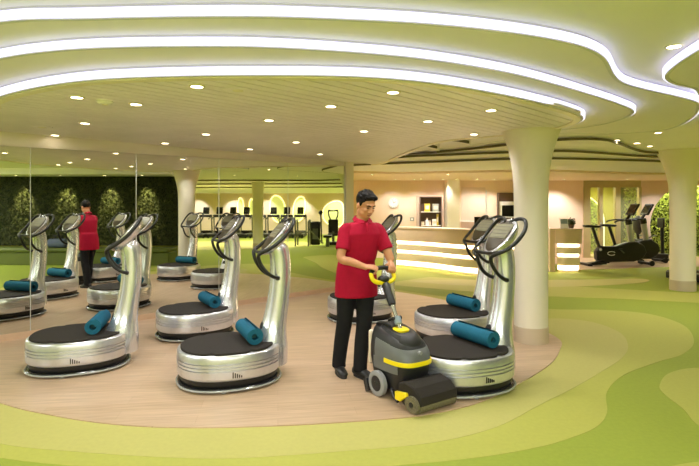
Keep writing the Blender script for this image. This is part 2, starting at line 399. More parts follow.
# wall with a round arch opening (x 641 -> 780), built as a slab with the arch cut by polygon
ax, az, ar = fx(692), 1.02, fx(692)-fx(650)
x0, x1 = fx(641), 14.0
def arch_wall(x0, x1, top, ax, az, ar, y0, y1):
    out = []
    a0 = math.pi + math.asin(min(1, az/ar))if az < ar else math.pi
    N_ = 28; arc = []
    base = math.sqrt(max(ar*ar-az*az, 0))
    st = math.atan2(-az, -base); en = math.atan2(-az, base)
    st = st % (2*math.pi)
    for i in range(N_+1):
        t = st + (en-st)*i/N_
        arc.append((ax+ar*math.cos(t), az+ar*math.sin(t)))
    arc[0] = (arc[0][0], 0); arc[-1] = (arc[-1][0], 0)
    pl = [(x0, 0)] + arc + [(x1, 0), (x1, top), (x0, top)]
    n = len(pl); m = MB()
    vs = [(p[0], y0, p[1]) for p in pl] + [(p[0], y1, p[1]) for p in pl]
    m.add(vs, [tuple(range(n)), tuple(reversed(range(n, 2*n)))] + [(i, n+i, n+(i+1) % n, (i+1) % n) for i in range(n)])
    return m, arc
m, arc = arch_wall(x0, x1, 2.6, ax, az, ar, YB, YB+.18)
wr = struct(m.build('wall_arch', 'wall_pink', smooth=None), 'pale wall with a big round backlit arch', 'wall')
MB().tube([(p[0]*.985+ax*.015, YB+.2, p[1]) for p in arc], .02, 6).build('arch_light', 'rim_glow', wr, label='glowing line around the arch')
struct(MB().box(5.6, 26, 19.0, 19.3, 0, 2.82).build('wall_alcove', 'wall_olive', smooth=None), 'olive wall seen through the glass partition', 'wall')
struct(MB().box(21.6, 22.0, -6.5, 19.3, 0, 2.82).build('wall_right', 'wall_beige', smooth=None), 'cream wall with glowing niches seen in the mirror', 'wall')
struct(MB().box(-13, 26, -6.7, -6.4, 0, 2.82).build('wall_behind', 'wall_beige', smooth=None), 'beige wall behind the viewpoint', 'wall')
struct(MB().box(13.8, 25.8, YB, YB+.18, 0, 2.82).build('wall_gym', 'wall_beige', smooth=None), 'beige wall at the far end of the gym', 'wall')

# foliage panels
def foliage(name, n, sampler, m, parent, size=(.03, .06), nrm=(-1, 0, 0)):
    mb = MB(); nv = Vector(nrm)
    for _ in range(n):
        p = Vector(sampler()); s_ = random.uniform(*size)
        d = (nv + Vector((random.uniform(-1,1), random.uniform(-1,1), random.uniform(-.6,1)))*.9).normalized()
        t = d.cross(Vector((random.uniform(-1,1), random.uniform(-1,1), random.uniform(-1,1)))).normalized(); u = d.cross(t)
        mb.add([p-t*s_*.5, p+u*s_*.28+d*.008, p+t*s_*.5, p-u*s_*.28+d*.008], [(0,1,2,3)])
    me = bpy.data.meshes.new(name); me.from_pydata(mb.v, [], mb.f); me.materials.append(MATS[m])
    o = bpy.data.objects.new(name, me); col.objects.link(o); o.parent = parent; o['kind'] = 'stuff'; return o
hw = struct(MB().box(4.95, 5.2, -6.4, 5.0, 0, 2.82).build('wall_hedge', 'wall_olive', smooth=None), 'partition carrying the living green wall, seen in the mirror', 'wall')
MB().box(3.9, 4.95, -6.4, 5.0, 2.55, Z0).build('soffit', 'ceil_green', hw, smooth=None, label='pale soffit above the living green wall')
hr = empty('living_green_wall', (4.95, 1.9, .5)); tag(hr, 'dark leafy living green wall lit by round spots, in the mirror', 'green wall')
b_ = MB().box(-.06, 0, -3.9, 3.0, 0, 2.04).build('backing_panel', 'hedge_back', hr, smooth=None)
foliage('leaves', 34000, lambda: (-.07-random.random()**2*.14, random.uniform(-3.9, 3.0), random.uniform(.0, 2.02)), 'hedge_leaf', hr, (.035, .075))
br_ = empty('banquette_bench', (4.33, 1.9, 0)); tag(br_, 'long low green upholstered bench under the living green wall', 'bench')
MB().box(-.3, .38, -3.9, 3.0, 0, .36).build('base', 'bench_green', br_, bevel=.02)
MB().box(-.34, .38, -3.9, 3.0, .36, .48).build('seat', 'bench_green', br_, bevel=.04)
hs = empty('arch_foliage', (ax, YB+.75, 0)); tag(hs, 'leafy green panel inside the big round arch', 'green wall')
MB().box(-ar-.5, ar+1.6, .1, .15, 0, 2.45).build('backing_panel', 'hedge_back', hs, smooth=None)
foliage('leaves', 9000, lambda: (random.uniform(-ar-.4, ar+1.5), .08-random.random()*.12, random.uniform(0, 2.4)), 'moss_light', hs, (.05, .1), (0, -1, 0))
ah = empty('glazed_arch_panel', (fx(607), 18.9, 0)); tag(ah, 'round leafy panel glimpsed through the glass partition', 'green wall')
arcp = [(1.05*math.cos(t/24*math.pi), 1.1+1.05*math.sin(t/24*math.pi)) for t in range(25)]
mm = MB(); pl = [(-1.05, .05)] + list(reversed(arcp)) + [(1.05, .05)]; n = len(pl)
mm.add([(p[0], -.06, p[1]) for p in pl] + [(p[0], 0, p[1]) for p in pl], [tuple(range(n)), tuple(reversed(range(n, 2*n)))] + [(i, n+i, n+(i+1) % n, (i+1) % n) for i in range(n)])
mm.build('backing_panel', 'hedge_back', ah, smooth=None)
def in_arch():
    while True:
        x, z = random.uniform(-1, 1), random.uniform(.05, 2.15)
        if z < 1.1 or x*x+(z-1.1)**2 < 1.05: return (x, -.07-random.random()*.06, z)
foliage('leaves', 3500, in_arch, 'moss_light', ah, (.05, .1), (0, -1, 0))
MB().tube([(p[0], -.1, p[1]) for p in [(1.05, .05)]+arcp+[(-1.05, .05)]], .02, 6).build('arch_light', 'rim_glow', ah)

def added_lamp(name, x, y, z, sx, sy, power, color, label):  # unseen lamp with invented housing, added to brighten arch and alcove
    e = empty(name, (x, y, z)); tag(e, label, 'added light')
    MB().box(-sx/2, sx/2, -sy/2, sy/2, -.03, 0).build('housing', 'lamp_trim', e, None)
    MB().box(-sx/2+.02, sx/2-.02, -sy/2+.01, sy/2-.01, -.034, -.03).build('diffuser', 'rim_glow', e, None)
    d = bpy.data.lights.new('lamp', 'AREA'); d.shape = 'RECTANGLE'; d.size = sx; d.size_y = sy; d.energy = power; d.color = color
    o = bpy.data.objects.new('lamp', d); col.objects.link(o); o.location = (x, y, z-.04)
added_lamp('added_strip', ax+.3, YB+.45, 2.46, 2.6, .3, 80, (1, .97, .6), 'added hidden warm light above the leafy arch panel')
added_lamp('added_strip', fx(607), 17.8, 2.45, 2.0, .3, 150, (1, .97, .5), 'added warm light behind the glass partition')

# ------------------------------------------------------------------ columns
def column(name, x, y, top, r, label, flare=.17):
    e = empty(name, (x, y, 0)); tag(e, label, 'column', 'flared white columns')
    pr = [(r, .2), (r, 1.5), (r*1.02, 1.75)]
    for k in range(1, 11):
        u = k/10; z = 1.75 + (top-1.75)*u; pr.append((r*1.02 + flare*u**2.3, z))
    MB().lathe(pr, 48).build('shaft', 'pillar_white', e, 50)
    MB().lathe([(r+.006, 0.0), (r+.006, .195), (r+.001, .2)], 48).build('plinth', 'pillar_foot', e)
    return e
column('flared_column', 2.155, 6.06, Z2, .192, 'white flared column standing on the wood floor behind the nearest plates')
column('flared_column', 6.5, 9.95, Z0, .22, 'white flared column at the right edge near the bikes', .24)
c3 = VD(258, 20.7); column('flared_column', c3[0], c3[1], B3, .21, 'white flared column among the treadmills, seen only in the mirror', .05)

# ------------------------------------------------------------------ downlights
def make_downlight():
    e = empty('downlight')
    MB().loft([[(.062*math.cos(t/20*6.2832), .062*math.sin(t/20*6.2832), 0) for t in range(20)], [(.058*math.cos(t/20*6.2832), .058*math.sin(t/20*6.2832), -.008) for t in range(20)],
               [(.045*math.cos(t/20*6.2832), .045*math.sin(t/20*6.2832), -.008) for t in range(20)], [(.044*math.cos(t/20*6.2832), .044*math.sin(t/20*6.2832), 0) for t in range(20)]], cap=False).build('trim', 'lamp_trim', e)
    MB().lathe([(.044, -.004), (.044, -.001)], 20).build('lens', 'lamp_lens', e)
    return e
proto_dl = make_downlight(); dl_used = [False]
def downlight(x, y, z, label, group, power=1., spot=140, tilt=None, color=(1, .975, .97)):
    e = proto_dl if not dl_used[0] else copy_tree(proto_dl); dl_used[0] = True
    e.location = (x, y, z); tag(e, label, 'downlight', group)
    if power:
        d = bpy.data.lights.new('lamp', 'SPOT'); d.energy = SPOT_W*power; d.spot_size = R(spot); d.spot_blend = .7; d.shadow_soft_size = .06; d.color = color
        o = bpy.data.objects.new('lamp', d); col.objects.link(o); o.location = (x, y, z-.02)
        if tilt: o.rotation_euler = Vector(tilt).to_track_quat('-Z', 'Y').to_euler()
SL = {77: 'frontmost downlight of the left cluster in the slatted ceiling', 136: 'downlight just right of the smoke detector', 197: 'downlight nearest the glowing band, left of the front ceiling speaker', 85: 'downlight in the slats above the far left vibration plate', 55: 'slatted ceiling downlight closest to the mirror wall at far left', 165: 'downlight close to the mirror above the column reflection', 206: 'downlight in the slats above the plate beside the mirror', 269: 'downlight in the slats left of centre, over the middle front plate', 331: 'downlight in the slats almost over the man, nearer the front', 250: 'faint downlight close to the mirror wall in mid picture', 296: 'downlight near the mirror above the mirrored treadmills', 320: 'rearmost slat downlight near the end post of the mirror', 393: 'front centre downlight just behind the lowest glowing band', 428: 'downlight in the slats between the man and the white column', 491: 'rightmost downlight in the slats above the white column', 364: 'downlight in the slats directly above the man', 474: 'downlight at the rear edge of the slats left of the white column'}
for p in ((77,97),(136,104),(197,86),(85,123),(55,135),(165,143),(206,134),(269,120),(331,106),(250,149),(296,142),(320,154),(393,92),(428,121),(491,110),(364,131),(474,134)):
    x, y = G(p[0], p[1], Z1); downlight(x, y, Z1, SL[p[0]], 'downlights in the slatted disc', .0 if p[0] == 55 else 1.15)
x, y = G(674, 46, Z0); downlight(x, y, Z0, 'single downlight in the plain green ceiling beside the right lobe', None, 1.5)
for p, nth in (((617,140), 'left'), ((637,143), 'middle'), ((650,146), 'right')):
    x, y = G(p[0], p[1], Z0); downlight(x, min(y, 10.0), Z0, nth + ' one of three downlights in the ceiling by the far right column', 'three downlights by the far column', .8)
for p, nth in zip((395, 414, 421, 443, 457, 477, 494), ('leftmost', 'second', 'third', 'fourth', 'fifth', 'sixth', 'rightmost')):
    downlight((p-349.5)/F*15.7, 15.7, 2.5, nth + ' of the tiny downlights washing the reception wall', 'downlights along the reception wall', 2.6 if p in (395, 421, 443, 477, 494) else 0, 95, (0, .45, -1), (1, .93, .84))
downlight((564-349.5)/F*15.7, 15.7, 2.5, 'tiny downlight over the end of the reception desk', None, 6, 100, (0, .4, -1), (1, .93, .84))
for x, y, nth in ((.6, 13.6, 'left end of the reception counter'), (2.6, 13.5, 'middle of the reception counter'), (4.6, 13.6, 'gap between the reception counters')):
    downlight(x, y, 2.5, 'downlight above the ' + nth, 'downlights above the counter', 8, color=(1, .94, .86))
for p in ((627, 15.6, 'exercise bikes'), (672, 15.6, 'recumbent bike by the arch')):
    downlight((p[0]-349.5)/F*p[1], p[1], 2.5, 'ceiling downlight over the ' + p[2], 'downlights over the bikes', 3.5)
for x, y, nth in ((4.6, 7.6, 'right of the white column'), (7.6, 8.0, 'in front of the far right column'), (8.2, 4.0, 'beyond the living green wall'), (7.0, 6.0, 'at the end of the living green wall'), (8.0, .5, 'far beyond the living green wall'), (3.5, 10.0, 'in front of the reception counter'), (6.3, 11.5, 'in front of the short counter')):
    zz = Z0 if y < 9 else B2
    if y == 10.0: zz = B3
    downlight(x, y, zz, 'downlight over the green carpet ' + nth, 'downlights over the green carpet', 3.4)
for x, y, nth in ((14.5, 9, 'right, middle rank'), (14.5, 5, 'centre, middle rank'), (14.5, 1, 'left, middle rank'), (18.5, 9, 'right, rank over the belts'), (18.5, 5, 'centre, rank over the belts'), (18.5, 1, 'left, rank over the belts'), (12.4, 3, 'left, nearest rank'), (12.4, 7, 'right, nearest rank')):
    downlight(x, y, B1 if x > 13.6 else B2, 'mirrored downlight before the treadmills: ' + nth, 'downlights over the treadmills', 17, color=(1, .95, .8))
for px_, nth in ((27, 'leftmost'), (70, 'second'), (113, 'third'), (149, 'rightmost')):
    Y_, _ = VX(px_, 4.9)
    downlight(4.42, Y_, 2.55, nth + ' downlight grazing the living green wall in the mirror', 'downlights over the green wall', 9, 52, (.46, 0, -1), (1, .9, .45))
for k_, Y_ in enumerate((196, 231, 266, 301, 336)):
    downlight(20.95, VX(Y_, 20.95)[0], B1, ('leftmost', 'second from left', 'middle', 'second from right', 'rightmost')[k_] + ' downlight washing the niche wall in the mirror', 'downlights on the niche wall', 7, 90, (.3, 0, -1))
for p, nm, lab in (((105,101), 'smoke_detector', 'white round smoke detector on the slatted ceiling'), ((238,90), 'ceiling_speaker', 'flat round ceiling speaker nearest the front of the slatted disc'), ((42,127), 'ceiling_speaker', 'flat round ceiling speaker near the mirror wall')):
    x, y = G(p[0], p[1], Z1); r = .065 if nm == 'smoke_detector' else .11
    e = empty(nm, (x, y, Z1)); tag(e, lab, nm.split('_')[1])
    MB().lathe([(r*.7, -.03 if r < .1 else -.006), (r, -.012 if r < .1 else -.004), (r, 0)], 28).build('cover', 'white_plastic' if r < .1 else 'slat', e)
    MB().lathe([(r*.35, -.036 if r < .1 else -.009), (r*.4, -.03 if r < .1 else -.004)], 20).build('grille', 'rim', e)

# ------------------------------------------------------------------ vibration plates
def oval(xn, xp, hy, z, n=56, e=2.35):
    out = []
    for i in range(n):
        t = 2*math.pi*i/n; c, s_ = math.cos(t), math.sin(t)
        X = math.copysign(abs(c)**(2/e), c); Yv = math.copysign(abs(s_)**(2/e), s_)
        out.append(((xp if X > 0 else xn)*X, hy*Yv, z))
    return out
FZ = .012
def make_plate():
    root = empty('vibration_plate')
    for k in range(6):
        t = k*math.pi/3 + .3
        MB().lathe([(.022, 0), (.026, .006), (.026, .018)], 12, .44*math.cos(t), .39*math.sin(t)).build('foot', 'clear_edge', root)
    MB().loft([oval(.462, .475, .425, .018), oval(.466, .48, .43, .022), oval(.466, .48, .43, .030), oval(.462, .475, .425, .034)]).build('floor_plate', 'clear_edge', root)
    MB().loft([oval(.455, .468, .418, .034), oval(.45, .463, .412, .040)]).build('plate_inset', 'plate_dark', root)
    MB().loft([oval(.42, .43, .385, .042), oval(.435, .445, .40, .07), oval(.435, .445, .40, .125)]).build('lower_base', 'black_plastic', root)
    pr = [(.105, .975), (.115, .995), (.125, 1.0), (.185, 1.005), (.187, .972), (.194, .972), (.196, 1.005), (.214, 1.005), (.216, .972), (.223, .972), (.225, 1.005), (.243, 1.005), (.245, .972), (.252, .972), (.254, 1.003), (.298, 1.0), (.313, .985), (.321, .96), (.321, .90)]
    h = MB().loft([oval(.455*k, .46*k, .42*k, z) for z, k in pr]).build('housing', 'silver_base', root, 30)
    for sgn in (-1, 1):
        for k in range(5):
            x = -.03 + k*.018; hh = .05 - k*.008
            MB().box(x, x+.009, sgn*.421-.004, sgn*.421+.004, .13, .13+hh).build('vent_slit', 'black_plastic', h, smooth=None)
    # deck mat with shallow notches
    def deck(z, k):
        o = []
        for i, (x, y, _) in enumerate(oval(.425*k, .40*k, .395*k, z, 96)):
            t = 2*math.pi*i/96
            q = 1 - .08*sum(math.exp(-((t-a)/.07)**2) for a in (1.25, 2.0, 4.28, 5.03))
            o.append((x*q, y*q, z))
        return o
    MB().loft([deck(.315, 1), deck(.332, 1), deck(.338, .985)]).build('deck_mat', 'black_rubber', root)
    # column
    sec = [(.112, .375, .175, .20), (.25, .385, .17, .185), (.33, .395, .155, .155), (.42, .415, .13, .125), (.52, .437, .115, .108), (.66, .462, .105, .10), (.82, .482, .10, .097), (.98, .49, .098, .095), (1.10, .485, .097, .094), (1.19, .465, .10, .092), (1.24, .45, .085, .08)]
    rings = [[(cx+hx*math.cos(t/32*6.28318), hy*math.sin(t/32*6.28318), z) for t in range(32)] for z, cx, hx, hy in sec]
    pts_ = []
    cs = [catmull([r[i] for r in rings], 4) for i in range(32)]
    rings = [[cs[i][k] for i in range(32)] for k in range(len(cs[0]))]
    MB().loft(rings).build('column', 'silver', root, 60)
    MB().loft([[(.33+.012*math.cos(t/10*6.283), .045*math.sin(t/10*6.283)*1., .46+.05*math.cos(t/10*6.283)) for t in range(10)], [(.30+.012*math.cos(t/10*6.283), .035*math.sin(t/10*6.283), .46+.04*math.cos(t/10*6.283)) for t in range(10)]]).build('cable_port', 'black_plastic', root)
    # console: egg shaped head tilted back at 47 degrees
    T = R(50); e1 = Vector((math.cos(T), 0, math.sin(T))); e2 = Vector((0, 1, 0)); nn = Vector((-math.sin(T), 0, math.cos(T)))
    C0 = Vector((.445, 0, 1.30))
    def egg(k, d, n=36, kl=None):
        o = []
        for i in range(n):
            t = 2*math.pi*i/n; l = .215*math.cos(t)*(kl or k); wd = (.158 + .028*math.cos(t))*math.sin(t)*k
            o.append(C0 + e1*l + e2*wd + nn*d)
        return o
    cs_ = MB().loft([egg(.45, -.075), egg(.78, -.055), egg(.95, -.02), egg(1.0, .008), egg(.985, .022), egg(.93, .028)]).build('console', 'silver', root, 45)
    MB().loft([egg(.84, .026), egg(.84, .031), egg(.82, .033)]).build('face_panel', 'console_face', cs_, 30)
    def rect(l0, l1, w0, w1, d0, d1):
        m = MB(); vs = []
        for d in (d0, d1):
            for l, w_ in ((l0, -w0), (l1, -w1), (l1, w1), (l0, w0)): vs.append(C0 + e1*l + e2*w_ + nn*d)
        return m.add(vs, [(0,1,2,3),(7,6,5,4),(0,4,5,1),(1,5,6,2),(2,6,7,3),(3,7,4,0)])
    rect(-.03, .135, .112, .118, .032, .037).build('screen', 'console_screen', cs_, None)
    for k in range(4):
        l = -.02 + k*.04
        rect(l, l+.006, .104, .104, .036, .039).build('key_row', 'console_key', cs_, None)
    # handles: one bent tube per side, looping round the console and down the column
    for sg in (-1, 1):
        p = [(.53, sg*.03, 1.44), (.57, sg*.10, 1.475), (.57, sg*.19, 1.46), (.52, sg*.245, 1.38), (.43, sg*.25, 1.28), (.335, sg*.225, 1.205), (.27, sg*.17, 1.165), (.255, sg*.11, 1.13), (.275, sg*.10, 1.06), (.33, sg*.105, .98), (.40, sg*.10, .93), (.45, sg*.085, .915)]
        hd = MB().tube(catmull(p, 7), .0175, 10).build('handle', 'black_plastic', root, 60)
        MB().tube([(.43, sg*.088, .918), (.455, sg*.084, .912)], .021, 10).build('grip_socket', 'black_plastic', hd)
    pb = [(.335, -.225, 1.205), (.27, -.15, 1.175), (.262, 0, 1.165), (.27, .15, 1.175), (.335, .225, 1.205)]
    MB().tube(catmull(pb, 6), .0155, 10).build('cross_handle', 'black_plastic', root, 60)
    return root
FA = math.atan2(.37, .93)
plates = [
 (G(80, 357), FA, 'silver vibration plate at far left, teal mat lying against its column'),
 ((-1.12, 4.73), FA, 'silver vibration plate in the middle of the front row, left of the man'),
 ((1.0, 4.61), FA, 'silver vibration plate right behind the floor scrubber'),
 ((-1.94, 6.4), FA+.16, 'silver vibration plate beside the mirror, behind the middle front one'),
 ((.15, 7.33), FA, 'silver vibration plate half hidden behind the man'),
 ((1.26, 6.2), FA, 'silver vibration plate between the scrubber row and the white column')]
plates[0] = ((-2.72, 5.13), FA, plates[0][2])
pr0 = make_plate()
for i, (p, a, lab) in enumerate(plates):
    o = pr0 if i == 0 else copy_tree(pr0)
    o.location = (p[0], p[1], FZ); o.rotation_euler = (0, 0, a); tag(o, lab, 'vibration plate', 'vibration plates on the wood floor')
# rolled mats
def make_mat():
    root = empty('rolled_exercise_mat')
    n = 64; sp = []
    for i in range(n+1):
        t = i/n*3.2*2*math.pi; r = .024 + .05*i/n; sp.append((r, t))
    r1 = [(r*math.cos(t), -.30, r*math.sin(t)+.075) for r, t in sp]; r2 = [(x, .30, z) for x, _, z in r1]
    q1 = [((r+.0135)*math.cos(t), -.30, (r+.0135)*math.sin(t)+.075) for r, t in sp]; q2 = [(x, .30, z) for x, _, z in q1]
    MB().loft([r1, q1, q2, r2, r1], cap=False, closed=False).build('sheet', 'teal_mat', root, 60)
    MB().loft([[(.023*math.cos(k/12*6.2832), y, .075+.023*math.sin(k/12*6.2832)) for k in range(12)] for y in (-.27, .27)]).build('hollow', 'teal_core', root)
    return root
mt0 = make_mat()
ml = ['rolled teal exercise mat on the far left vibration plate', 'rolled teal exercise mat on the middle front vibration plate', 'rolled teal exercise mat on the plate behind the floor scrubber',
      'rolled teal exercise mat on the plate beside the mirror', None, 'rolled teal exercise mat on the plate next to the white column']
first = True
for i, lab in enumerate(ml):
    if not lab: continue
    o = mt0 if first else copy_tree(mt0); first = False
    (x, y), a, _ = plates[i]
    off = {0: .17, 1: .185, 2: .17, 3: .18, 5: .17}[i]; sh = {0: .02, 1: .02, 2: .03, 3: .02, 5: .05}[i]
    o.location = (x+off*math.cos(a)-sh*math.sin(a), y+off*math.sin(a)+sh*math.cos(a), FZ+.338+.0115)
    o.rotation_euler = (0, 0, a + {0: -.12, 1: .05, 2: .1, 3: .02, 5: .05}[i]); o.scale = (.92, .84, .92); tag(o, lab, 'exercise mat', 'rolled mats on the plates')

# ------------------------------------------------------------------ floor scrubber
sc = empty('floor_scrubber', (.40, 4.40, FZ), math.atan2(-.82, .57))
tag(sc, 'black and grey walk-behind floor scrubber with yellow stripe, pushed by the man', 'floor scrubber')
def ov2(cx, hl, hw, z, e=3.2, n=48, zs=0.):
    o = []
    for i in range(n):
        t = 2*math.pi*i/n; c, s_ = math.cos(t), math.sin(t)
        X = math.copysign(abs(c)**(2/e), c); Yv = math.copysign(abs(s_)**(2/e), s_)
        o.append((cx+hl*X, hw*Yv, z+zs*X)); 
    return o
body = MB().loft([ov2(.03, .17, .12, .055), ov2(.04, .21, .15, .075), ov2(.05, .235, .165, .16), ov2(.055, .255, .175, .24), ov2(.05, .265, .182, .30), ov2(.045, .26, .182, .38, zs=-.01), ov2(.03, .235, .172, .455, zs=-.02), ov2(.01, .20, .15, .51, zs=-.03), ov2(0, .17, .12, .535, zs=-.03)]).build('body_shell', 'scrub_black', sc, 40)
def shell(params, t0, t1, th, name, m, parent, e=3.2, n=30):
    ro, ri = [], []
    def pt(cx, hl, hw, z, zs, t, k):
        c, s_ = math.cos(t), math.sin(t)
        return (cx+(hl+k)*math.copysign(abs(c)**(2/e), c), (hw+k)*math.copysign(abs(s_)**(2/e), s_), z+zs*math.copysign(abs(c)**(2/e), c))
    rings = []
    for p in params: rings.append([pt(*p, t0+(t1-t0)*i/n, th) for i in range(n+1)])
    for p in reversed(params): rings.append([pt(*p, t0+(t1-t0)*i/n, -.004) for i in range(n+1)])
    rings.append(rings[0])
    return MB().loft(rings, cap=False, closed=False).build(name, m, parent, 40)
shell([(.05, .265, .182, .315, -.005), (.045, .26, .182, .38, -.012), (.035, .24, .174, .44, -.025), (.027, .225, .165, .462, -.03)], -1.8, 1.8, .006, 'tank_panel', 'scrub_grey', sc)
shell([(.05, .262, .182, .225, 0), (.05, .265, .182, .318, -.005)], -1.9, -1.05, .004, 'side_panel', 'scrub_grey', sc)
shell([(.05, .265, .182, .300, -.006), (.05, .266, .183, .312, -.006), (.05, .265, .182, .324, -.006), (.05, .262, .182, .335, -.006)], -1.55, 1.55, .013, 'bumper_stripe', 'scrub_yellow', sc)
MB().loft([ov2(.06, .205, .145, .45, 2.8, zs=-.05), ov2(.06, .195, .138, .50, 2.8, zs=-.04), ov2(.05, .16, .11, .545, 2.6, zs=-.035)]).build('tank_lid', 'scrub_black', sc, 40)
MB().loft([ov2(.06, .065, .065, .52, 3), ov2(.06, .068, .068, .545, 3), ov2(.06, .055, .055, .555, 3)]).build('pivot_collar', 'scrub_yellow', sc, 40)
MB().tube(catmull([(-.13, -.07, .50), (-.16, -.075, .56), (-.06, -.07, .585), (0, -.05, .56)], 6), .012, 8).build('hose', 'scrub_black', sc)
MB().tube(catmull([(-.14, .06, .50), (-.17, .065, .57), (-.07, .06, .59), (0, .05, .56)], 6), .012, 8).build('hose', 'scrub_black', sc)
MB().box(-.245, -.205, -.12, .12, .2, .5).build('rear_tank', 'counter_low', sc, bevel=.02, label='cream rear water tank')
MB().loft([[(.312+d, .016*math.cos(k/16*6.2832), .395+.016*math.sin(k/16*6.2832)) for k in range(16)] for d in (-.02, .004)]).build('emblem', 'tire_grey', sc)
for sg in (-1, 1):
    wh = MB().loft([[(.105*k*math.cos(t/32*6.2832), sg*y, .105+.105*k*math.sin(t/32*6.2832)) for t in range(32)] for y, k in ((.175, .9), (.18, 1), (.215, 1), (.222, .9), (.222, .66), (.216, .62))]).build('wheel', 'tire_grey', sc, 40)
    MB().loft([[(.064*k*math.cos(t/24*6.2832), sg*y, .105+.064*k*math.sin(t/24*6.2832)) for t in range(24)] for y, k in ((.19, 1), (.218, 1), (.221, .8), (.221, .35), (.226, .3))]).build('hub', 'scrub_black', wh, 40)
bh = MB().loft([[(x, y, z) for x, z in ((.29, .07), (.28, .19), (.36, .215), (.47, .195), (.535, .14), (.545, .085), (.52, .04), (.36, .03))] for y in (-.215, .185)]).build('brush_head', 'black_rubber', sc, 25, bevel=.012)
MB().loft([[(.46+.075*math.cos(t/24*6.2832), y, .074+.062*math.sin(t/24*6.2832)) for t in range(24)] for y in (-.235, -.21)]).build('end_cap', 'bristle', bh, 30, label='worn metal brush end cap')
MB().loft([[(.46+.02*math.cos(t/12*6.2832), y, .074+.02*math.sin(t/12*6.2832)) for t in range(12)] for y in (-.242, -.23)]).build('axle', 'scrub_black', bh)
MB().loft([[(.47+.07*math.cos(t/24*6.2832), y, .07+.07*math.sin(t/24*6.2832)) for t in range(24)] for y in (-.208, .18)]).build('roller_brush', 'bristle', bh, 30)
MB().loft([[(x, y, z) for x, z in ((.27, .06), (.27, .125), (.40, .145), (.41, .12), (.33, .06))] for y in (-.24, -.212)]).build('latch', 'scrub_yellow', bh, 25, bevel=.006, label='yellow brush latch')
MB().box(.17, .33, -.10, .12, .10, .2).build('link_bracket', 'scrub_black', sc, bevel=.01)
MB().tube([(.16, -.18, .10), (.24, -.225, .065), (.30, -.23, .05)], .014, 8).build('link_arm', 'scrub_black', sc)
MB().loft([[(x, y, z) for x, z in ((-.13, .0), (-.17, .10), (-.13, .12), (-.09, .02))] for y in (-.23, .23)]).build('squeegee', 'scrub_black', sc, 25, bevel=.006)
# handle shaft
pv = Vector((.06, .0, .545)); hn = Vector((-.19, .035, .90))
dr = (hn-pv).normalized()
MB().tube([pv, pv+dr*.30], .017, 14).build('shaft', 'scrub_metal', sc)
MB().tube([pv+dr*.04, pv+dr*.05, pv+dr*.10, pv+dr*.115], [.02, .032, .036, .022], 14).build('joint', 'joint_blue', sc)
MB().tube([pv+dr*.10+Vector((0, -.045, 0)), pv+dr*.10+Vector((0, .045, 0))], .018, 10).build('joint_knob', 'scrub_black', sc)
MB().tube([pv+dr*.22, pv+dr*.23, hn-dr*.02, hn], [.022, .034, .038, .03], 14).build('grip_sleeve', 'scrub_black', sc)
# steering loop (D ring), its plane tilted
hc = hn + Vector((-.015, 0, .02)); U = Vector((-.38, 0, .92)).normalized(); Wv = Vector((0, 1, 0)); Nn = U.cross(Wv)
ringp = [hc + Wv*(.128*math.copysign(abs(math.cos(t/28*6.2832))**.75, math.cos(t/28*6.2832))) + U*(.055+.07*math.copysign(abs(math.sin(t/28*6.2832))**.8, math.sin(t/28*6.2832))) for t in range(28)]
lp = MB().tube(ringp + [ringp[0], ringp[1]], .02, 10).build('steering_loop', 'scrub_yellow', sc, 60)
top = [p for p in ringp if (p-hc).dot(U) > .07]
top.sort(key=lambda p: p.y)
MB().tube(top, .021, 10).build('hand_grip', 'scrub_black', lp, 60)
MB().ellipsoid(hc + U*.02, (.045, .06, .035), 20, 12).build('control_pod', 'scrub_black', lp, 60)
MB().box(-.02, .02, -.03, .03, -.004, .004, Matrix.Translation(hc + U*.035 + Nn*-.03) @ Nn.to_track_quat('Z', 'Y').to_matrix().to_4x4()).build('display', 'tire_grey', lp, None)
SCM = Matrix.Translation((.40, 4.40, FZ)) @ Matrix.Rotation(math.atan2(-.82, .57), 4, 'Z')
gripw = [SCM @ p for p in top]

# ------------------------------------------------------------------ the man
PO = Vector((.03, 4.81, FZ))
man = empty('person', PO); tag(man, 'young man in a red polo shirt and black trousers steering the floor scrubber', 'person')
fw = Vector((.40, -.917, 0)); rt = Vector((-.917, -.40, 0)); up = Vector((0, 0, 1))
def W(x, y, z): return Vector((x, y-.06, z)) - Vector((PO.x, PO.y, 0))
def sect(c, a, b, ra, rb, n=24, e=2.0):
    o = []
    for i in range(n):
        t = 2*math.pi*i/n; cc, ss = math.cos(t), math.sin(t)
        o.append(Vector(c) + a*ra*math.copysign(abs(cc)**(2/e), cc) + b*rb*math.copysign(abs(ss)**(2/e), ss))
    return o
def limb(mb, pts, rad, n=14, sub=5):
    P = catmull(pts, sub); rr = [v.x for v in catmull([(r, 0, 0) for r in rad], sub)]
    return mb.tube(P, rr, n)
def remesh(o, vox, smooth=4, fac=.5):
    m = o.modifiers.new('remesh', 'REMESH'); m.mode = 'VOXEL'; m.voxel_size = vox; m.use_smooth_shade = True
    s_ = o.modifiers.new('smooth', 'SMOOTH'); s_.iterations = smooth; s_.factor = fac
    return o
pel, che, nek = W(.065, 4.865, .95), W(.10, 4.825, 1.25), W(.12, 4.80, 1.47)
hd = W(.150, 4.755, 1.605)
shR, shL = W(-.038, 4.735, 1.385), W(.272, 4.87, 1.385)
elR, elL = W(-.075, 4.655, 1.125), W(.375, 4.80, 1.115)
gp = sorted(gripw, key=lambda p: p.x)
hR = Vector(gp[2]) - Vector((PO.x, PO.y, 0)); hL = Vector(gp[-3]) - Vector((PO.x, PO.y, 0))
hR.z += 0.0; hL.z += 0.0
hipR, hipL = pel + rt*.095 - up*.03, pel - rt*.095 - up*.03
ftR, ftL = W(-.10, 4.93, .085), W(.10, 4.82, .085)
